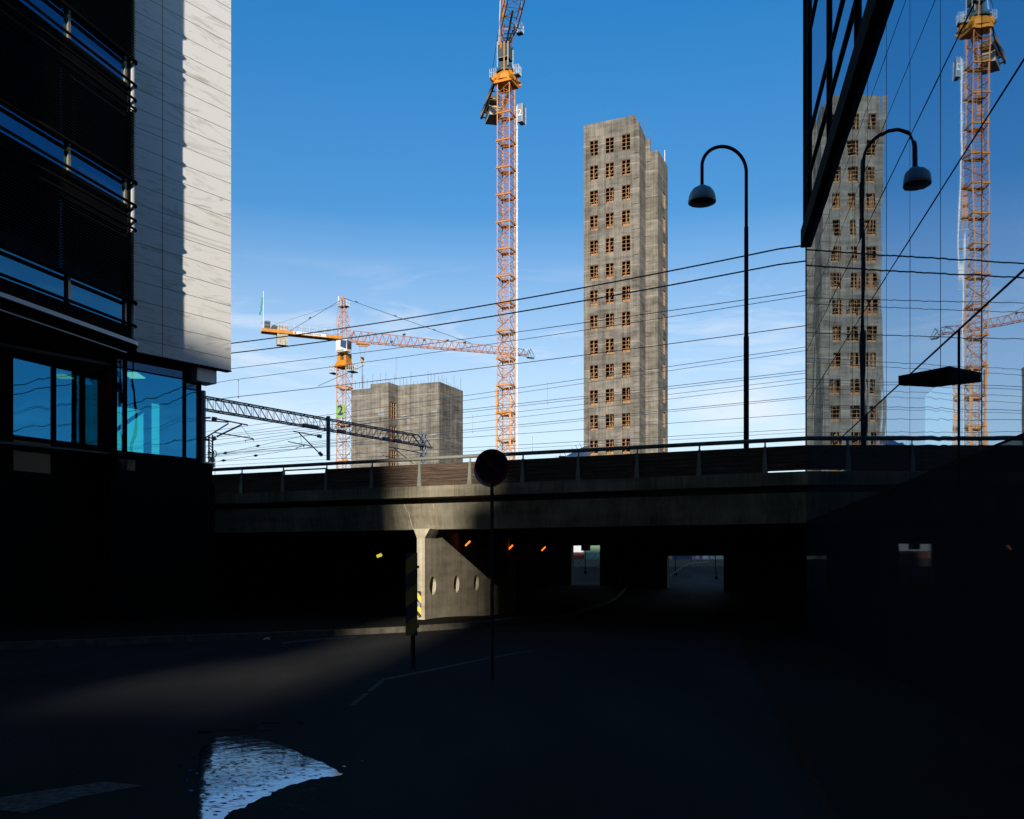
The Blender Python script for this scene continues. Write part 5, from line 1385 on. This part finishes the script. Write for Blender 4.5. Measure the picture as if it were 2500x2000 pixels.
cantilever('cantilever', [(948, 1091, 1018, 1104, .05), (960, 1093, 1010, 1133, .045), (935, 1113, 975, 1121, .04)], [(1018, 1103, 1032, 1105)], 74)
# lattice mast at the left edge with tensioner wheel
lm = empty('lattice_mast', (at(514, 0, 60).x, 60, 1), 'short dark lattice mast with a tension wheel at the building corner', 'mast')
b = MB()
for x_ in (510, 519): b.bar(at(x_, 1145, 60), at(x_, 1062, 60), .06)
y_ = 1066
while y_ < 1145: b.bar(at(510, y_, 60), at(519, y_ + 7, 60), .035); y_ += 7
for yy_ in (1105, 1117, 1133, 1138): b.bar(at(507, yy_, 59.9), at(523, yy_ + 1, 59.9), .07)
b.build('lattice', M_CATEN, lm)
b = MB(); c0 = at(524.5, 1108, 59.8)
b.path([(c0.x + cos(t * pi / 10) * .10, c0.y, c0.z + sin(t * pi / 10) * .2) for t in range(21)], .03, 6); b.build('tension_wheel', M_CATEN, lm)
for yy_ in (1120, 1133): MB().bar(at(518, yy_, 59.8), at(518, yy_ + 8, 59.8), .16, n=10).build('insulator', M_INS, lm)
b = MB(); b.bar(at(525, 1160, 59), at(525, 1118, 59), .018); b.build('cable', M_CATEN, lm)

# ------------------------------------------------------------------ overhead wires
def wire(x1, y1, x2, y2, Y2, r, sag, label, drops=(), extra=1.9):
    Y1 = Y2 * (HZ - y2) / (HZ - y1)
    A = at(x1, y1, Y1); B = at(x2, y2, Y2); d = B - A; pts = []
    for i in range(-8, 41):
        t = i / 20.0
        if t > 1 + extra: break
        p = A + d * t; tt_ = t - floor(t) if (t < 0 or t > 1) else t
        p.z -= 4 * sag * tt_ * (1 - tt_) ; pts.append(p)
    b = MB(); b.path(pts, r, 5)
    mid = A.lerp(B, .5)
    o = b.build('overhead_wire', M_WIRE, loc=tuple(A), label=label, cat='wire', group='railway wires crossing the sky')
    WL[o.name] = A.copy()
    for (dx, yt, yb) in drops:
        t = 0
        r_ = (dx - 1250) / F; t = (r_ * A.y - A.x) / (d.x - r_ * d.y); Yd = A.y + d.y * t
        b = MB(); p = at(dx, yt, Yd); q = at(dx, yb, Yd); b.bar(p, q, .012); b.bar(q, q - V((0, 0, .12)), .04); b.bar(p, p + V((0, 0, .1)), .03); b.build('dropper', M_WIRE, o)
    return o
wire(567, 838, 1900, 608, 36, .033, .28, 'topmost thick overhead wire crossing the tall tower and lamp post')
wire(567, 862, 1900, 646, 36.5, .033, .26, 'second thick overhead wire from the top, just below the topmost')
wire(567, 900, 1968, 710, 44, .020, .12, 'third overhead wire from the top, thin, meeting the cab of the level crane')
wire(567, 928, 1968, 721, 45, .018, .14, 'fourth overhead wire from the top, with short droppers below it', drops=((582, 931, 968), (967, 877, 922)))
wire(567, 970, 1968, 795, 46, .023, .12, 'fifth overhead wire from the top, just clearing the squat tower')
wire(560, 1046, 1968, 847, 58, .020, .05, 'sixth overhead wire from the top at the tall tower', drops=((1337, 938, 983),))
wire(560, 1060, 1968, 856, 59, .018, .05, 'seventh overhead wire from the top at the tall tower')
wire(560, 1064, 1968, 905, 62, .022, .05, 'eighth overhead wire from the top, upper of a close pair', drops=((1154, 1017, 1053),))
wire(560, 1070, 1968, 911, 63, .020, .05, 'ninth overhead wire from the top, lower of a close pair')
wire(560, 1085, 1968, 924, 66, .018, .05, 'tenth overhead wire from the top at the tall tower')
wire(560, 1102, 1968, 934, 68, .018, .05, 'eleventh overhead wire from the top at the tall tower')
wire(560, 1105, 1968, 968, 70, .024, .04, 'twelfth overhead wire from the top at the tall tower')
wire(560, 1112, 1968, 972, 72, .018, .04, 'thirteenth overhead wire from the top at the tall tower')
wire(560, 1107, 1968, 1010, 72, .022, .04, 'fourteenth overhead wire, two above the handrail', drops=((1300, 1069, 1098),))
wire(560, 1125, 1968, 1047, 74, .022, .02, 'lowest overhead wire but one, just above the handrail')
wire(560, 1135, 1968, 1055, 76, .018, .02, 'lowest overhead wire, almost touching the handrail')
# anchored feeder wires with float insulators
def feeder(x1, y1, x2, y2, Y, label, knobs, drops=()):
    A = at(x1, y1, Y); B = at(x2, y2, Y * 1.05)
    b = MB(); b.bar(A, B, .014, n=5)
    o = b.build('feeder_wire', M_WIRE, loc=tuple(A), label=label, cat='wire', group='thin feeder wires left of the squat tower'); WL[o.name] = A.copy()
    for kx in knobs:
        t = (kx - x1) / (x2 - x1); p = A.lerp(B, t); d = (B - A).normalized()
        b = MB(); b.bar(p - d * .16, p, .02, .09, n=8); b.bar(p, p + d * .16, .09, .02, n=8); b.build('insulator', M_INS, o)
feeder(524, 1112, 852, 1040, 60, 'feeder wire with two insulator knobs, upper one from the tension wheel', (549, 626))
feeder(528, 1127, 870, 1075, 60, 'feeder wire with two insulator knobs, lower one from the lattice mast', (545, 621))
feeder(490, 1091, 1000, 1020, 60, 'feeder wire without knobs crossing behind the left cantilever', ())
feeder(490, 1118, 860, 1070, 62, 'feeder wire without knobs low on the left', ())
feeder(776, 943, 890, 892, 50, 'short slanting feeder wire joined to the line beside the level crane mast', ())

# ------------------------------------------------------------------ beyond the underpass
rw = MB(); rw.box((0, 100, 1.2), (34, 100.4, 2.63)); rw.build('retaining_wall', M_KERB, label='low grey retaining wall seen through the underpass openings', cat='wall')
def graffiti(name, base):
    m, nt, bs = new_mat(name); Nn = nt.nodes.new; Ln = nt.links.new
    tcx = Nn('ShaderNodeTexCoord'); nz = Nn('ShaderNodeTexNoise'); nz.inputs['Scale'].default_value = 2.2; nz.inputs['Detail'].default_value = 3; Ln(tcx.outputs['Object'], nz.inputs['Vector'])
    r = Nn('ShaderNodeValToRGB'); e = r.color_ramp.elements; r.color_ramp.interpolation = 'CONSTANT'
    e[0].color = base + (1,); e[1].position = .56; e[1].color = (.10, .14, .30, 1); x = e.new(.62); x.color = (.3, .42, .3, 1)
    Ln(nz.outputs['Fac'], r.inputs[0]); Ln(r.outputs[0], bs.inputs['Base Color']); return m
gcx = at(1437, 0, 102).x
gc = empty('green_container', (gcx, 102, 1.9), 'green container covered in graffiti behind the narrow underpass opening', 'container')
b = MB(); b.box((gcx - .4, 102, 2.0), (gcx + 3.4, 104.4, 4.6))
x = gcx - .4
while x < gcx + 3.3: b.box((x + .05, 101.97, 2.1), (x + .13, 101.999, 4.5)); x += .18
b.build('body', graffiti('green_graffiti', (.10, .24, .13)), gc)
b = MB(); 
for x in (gcx - .42, gcx + 3.32): b.box((x, 101.95, 2.0), (x + .1, 102.06, 4.62))
b.build('corner_post', plain('green_post', (.06, .16, .09), .5), gc)
rx = at(1400, 0, 103).x
rc = empty('red_container', (rx - .8, 103.2, 1.9), 'dark red container left of the green one through the underpass', 'container')
b = MB(); b.box((rx - 2.4, 103.2, 2.0), (rx + 1.35, 105, 3.45)); x = rx - 2.4
while x < rx + 1.3: b.box((x + .05, 103.17, 2.1), (x + .12, 103.199, 3.4)); x += .18
b.build('body', plain('dark_red_paint', (.20, .03, .015), .5), rc)
sc = empty('scaffold', (rx, 110, 1.9), 'pale scaffold seen above the dark red container', 'scaffold')
b = MB()
for i in range(9):
    x = rx - 1.6 + i * .5; b.bar((x, 110, 1.9), (x, 110, 6.5), .05)
for z in (3.2, 4.0, 4.8): b.bar((rx - 1.6, 110, z), (rx + 2.4, 110, z), .05)
for i in range(4): b.bar((rx - 1.6 + i, 110, 3.2), (rx - 1.1 + i, 110, 4.9), .04)
b.build('tubes', M_CRANEWHITE, sc)
b = MB(); b.box((rx - 1.8, 110.3, 3.2), (rx + 2.6, 110.4, 5.4)); b.build('sheeting', plain('cream_sheet', (.22, .21, .18), .7, var=.6, scale=2), sc)
def fx(px, Y): return at(px, 0, Y).x
for (p0, p1, z0, z1, col, nm, lab, cat) in ((1640, 1691, 2.64, 3.2, (.02, .03, .09), 'navy_hoarding', 'navy blue hoarding above the retaining wall through the wide opening', 'hoarding'),
      (1692, 1698, 2.64, 3.3, (.6, .12, .10), 'red_hoarding', 'narrow red panel at the right end of the navy hoarding', 'panel'),
      (1699, 1707, 2.64, 3.3, (.45, .5, .6), 'pale_blue_hoarding', 'pale blue panel between the two red panels', 'panel'),
      (1708, 1714, 2.64, 3.3, (.45, .06, .07), 'red_hoarding', 'darker red panel right of the pale blue one', 'panel'),
      (1715, 1730, 2.64, 3.3, (.6, .6, .56), 'white_van_side', 'white vehicle side right of the red panels through the opening', 'van'),
      (1732, 1768, 2.64, 3.3, (.42, .38, .3), 'beige_hoarding', 'beige hoarding at the far right of the wide opening', 'hoarding'),
      (1620, 1639, 2.64, 3.3, (.3, .22, .14), 'brown_hoarding', 'brown hoarding strip left of the navy one', 'hoarding')):
    t = empty(nm, ((fx(p0, 103) + fx(p1, 103)) / 2, 103, 1.9), lab, cat)
    b = MB(); b.box((fx(p0, 103), 103, 1.95), (fx(p1, 103), 103.5, z1)); b.build('board', plain(nm + '_paint', col, .5, var=.35, scale=5), t)
    b = MB(); b.box((fx(p0, 103), 102.96, 2.0), (fx(p0, 103) + .05, 102.999, z1 + .03)); b.box((fx(p1, 103) - .05, 102.96, 2.0), (fx(p1, 103), 102.999, z1 + .03)); b.build('post', M_GALV, t)
# curved pedestrian railing on the ramp
rl = empty('pedestrian_railing', (fx(1660, 80), 80, gz(80)), 'low steel railing curving beside the footpath beyond the wide opening', 'railing')
pr = [(1634, 1408, 76), (1650, 1396, 78), (1664, 1385, 81), (1680, 1377, 84), (1697, 1374, 88), (1716, 1373, 92), (1731, 1372.5, 95)]
b = MB(); tops = [at(x, y, Y) for x, y, Y in pr]; b.path(tops, .03, 6); b.build('top_rail', M_CATEN, rl)
for i, (x, y, Y) in enumerate(pr):
    for f_ in (0, .5):
        if i == len(pr) - 1 and f_: continue
        p = tops[i] if not f_ else tops[i].lerp(tops[i + 1], .5)
        b = MB(); b.bar((p.x, p.y, gz(p.y) - .1), tuple(p), .03); b.build('rail_post', M_CATEN, rl)
for (px, p2, y0, y1, Y, lab) in ((1650, 1648, 1392, 1340, 86, 'thin dark pole at the left of the wide underpass opening'), (1749, 1745, 1390, 1340, 82, 'leaning dark pole with a base block at the right of the wide opening'), (1429, 1429, 1378, 1340, 88, 'thin dark pole in the middle of the narrow underpass opening')):
    t = empty('sign_pole', (fx(px, Y), Y, gz(Y)), lab, 'pole')
    b = MB(); b.bar((fx(px, Y), Y, gz(Y) - .05), (fx(p2, Y), Y, EYE + (HZ - y1) / F * Y), .045, n=8); b.build('shaft', M_BLACK, t)
    b = MB(); b.bar((fx(px, Y), Y, gz(Y) - .05), (fx(px, Y), Y, gz(Y) + .25), .16, n=8); b.build('foot', M_BLACK, t)

# ------------------------------------------------------------------ unseen blocks added behind and above the camera to shade the street
def facade_mat(name, wall_c, win_c):
    m, nt, bs = new_mat(name); Nn = nt.nodes.new; Ln = nt.links.new
    tcx = Nn('ShaderNodeTexCoord'); mpx = Nn('ShaderNodeMapping'); mpx.inputs['Rotation'].default_value = (R(90), 0, 0); Ln(tcx.outputs['Object'], mpx.inputs[0])
    bk = Nn('ShaderNodeTexBrick'); bk.offset = 0; bk.inputs['Scale'].default_value = .3; bk.inputs['Color1'].default_value = win_c + (1,); bk.inputs['Color2'].default_value = win_c + (1,); bk.inputs['Mortar'].default_value = wall_c + (1,); bk.inputs['Mortar Size'].default_value = .1
    Ln(mpx.outputs[0], bk.inputs['Vector']); Ln(bk.outputs['Color'], bs.inputs['Base Color']); return m
TAN = math.tan(R(SUN_EL)) / cos(R(SUN_AZ)); TA_ = math.tan(R(SUN_AZ)); OY = -140.0
def ox(u, y=OY): return u + TA_ * y
def oh(z, Y, y=OY): return z + TAN * (Y - y)
M_FAR = facade_mat('blocker_facade', (.10, .09, .08), (.02, .025, .03))
def block(name, tiers, label):
    """tiers: (polygon, z0, z1)"""
    p0 = tiers[0][0]
    t = empty(name, (sum(p[0] for p in p0) / len(p0), sum(p[1] for p in p0) / len(p0), .2), label, 'building')
    for i, (poly, z0, z1) in enumerate(tiers):
        b = MB(); b.prism(poly, z0, z1); b.build('lower_tier' if i == 0 else 'upper_tier', M_FAR, t)
    return t
def rect(x0, x1, y0, y1): return [(x0, y0), (x1, y0), (x1, y1), (x0, y1)]
zs = oh(0.9, 33)  # steps and heights of these unseen blocks shape the sunlit gap
block('sun_blocker_left', [(rect(ox(-8.8) - 110, ox(-8.8), OY - 18, OY), 0, zs), (rect(ox(-7.7) - 110, ox(-7.7), OY - 18, OY), zs + .01, oh(10.4, 33))], 'wide unseen block behind the viewer, stepped to shape the sunlit gap')
block('sun_blocker_right', [(rect(ox(-4.35), ox(-4.35) + 120, OY - 18, OY), 0, oh(3.4, 37.5)), (rect(ox(-3.1), ox(-3.1) + 120, OY - 18, OY), oh(3.4, 37.5) + .01, oh(17.0, 29))], 'tall unseen block behind the viewer, shaped to shade the street')
block('sun_blocker_low', [(rect(ox(-8.8) + .01, ox(-4.35) - .01, OY - 17, OY - 1.5), 0, oh(0, 16.0))], 'lower unseen block behind the viewer, set to end the sunlit patch')
y_ = -36  # nearer blocks, added to cut sky light from behind the viewer
block('sky_blocker_left', [(rect(-90, ox(-12.8, y_), y_ - 12, y_), 0, 25)], 'plain block added behind the viewer on the left to cut sky light')
block('sky_blocker_low', [(rect(ox(-12.8, y_) + .01, ox(-1.8, y_), y_ - 12, y_), 0, oh(-.8, 15.0, y_))], 'low block added behind the viewer in the middle to cut sky light')
block('sky_blocker_right', [(rect(ox(-1.8, y_) + .01, 60, y_ - 12, y_), 0, 40)], 'tall plain block added behind the viewer on the right to cut sky light')
ow = empty('sky_blocker_overhead', (-4, -5, 18), 'unseen slab added high above the viewer to block sky light', 'building')  # slab added overhead to keep sky light off the street
b = MB(); b.prism([(-12.3 - TA_ * 7, -7), (wallx(-7) + .5, -7), (wallx(20.0) + .5, 20.0), (-12.3 + TA_ * 20.0, 20.0)], 18.2, 20.7); b.build('slab', M_SHELL, ow)
# bay added to the left office, out of frame, to shade the slatted front
b = MB(); b.prism([fp(12.5, 1.0, 0)[:2], fp(8.6, 1.0, 0)[:2], fp(8.6, -.5, 0)[:2], fp(12.5, -.5, 0)[:2]][::-1], 9.3, 26); b.build('added_bay', M_SHELL, lo)
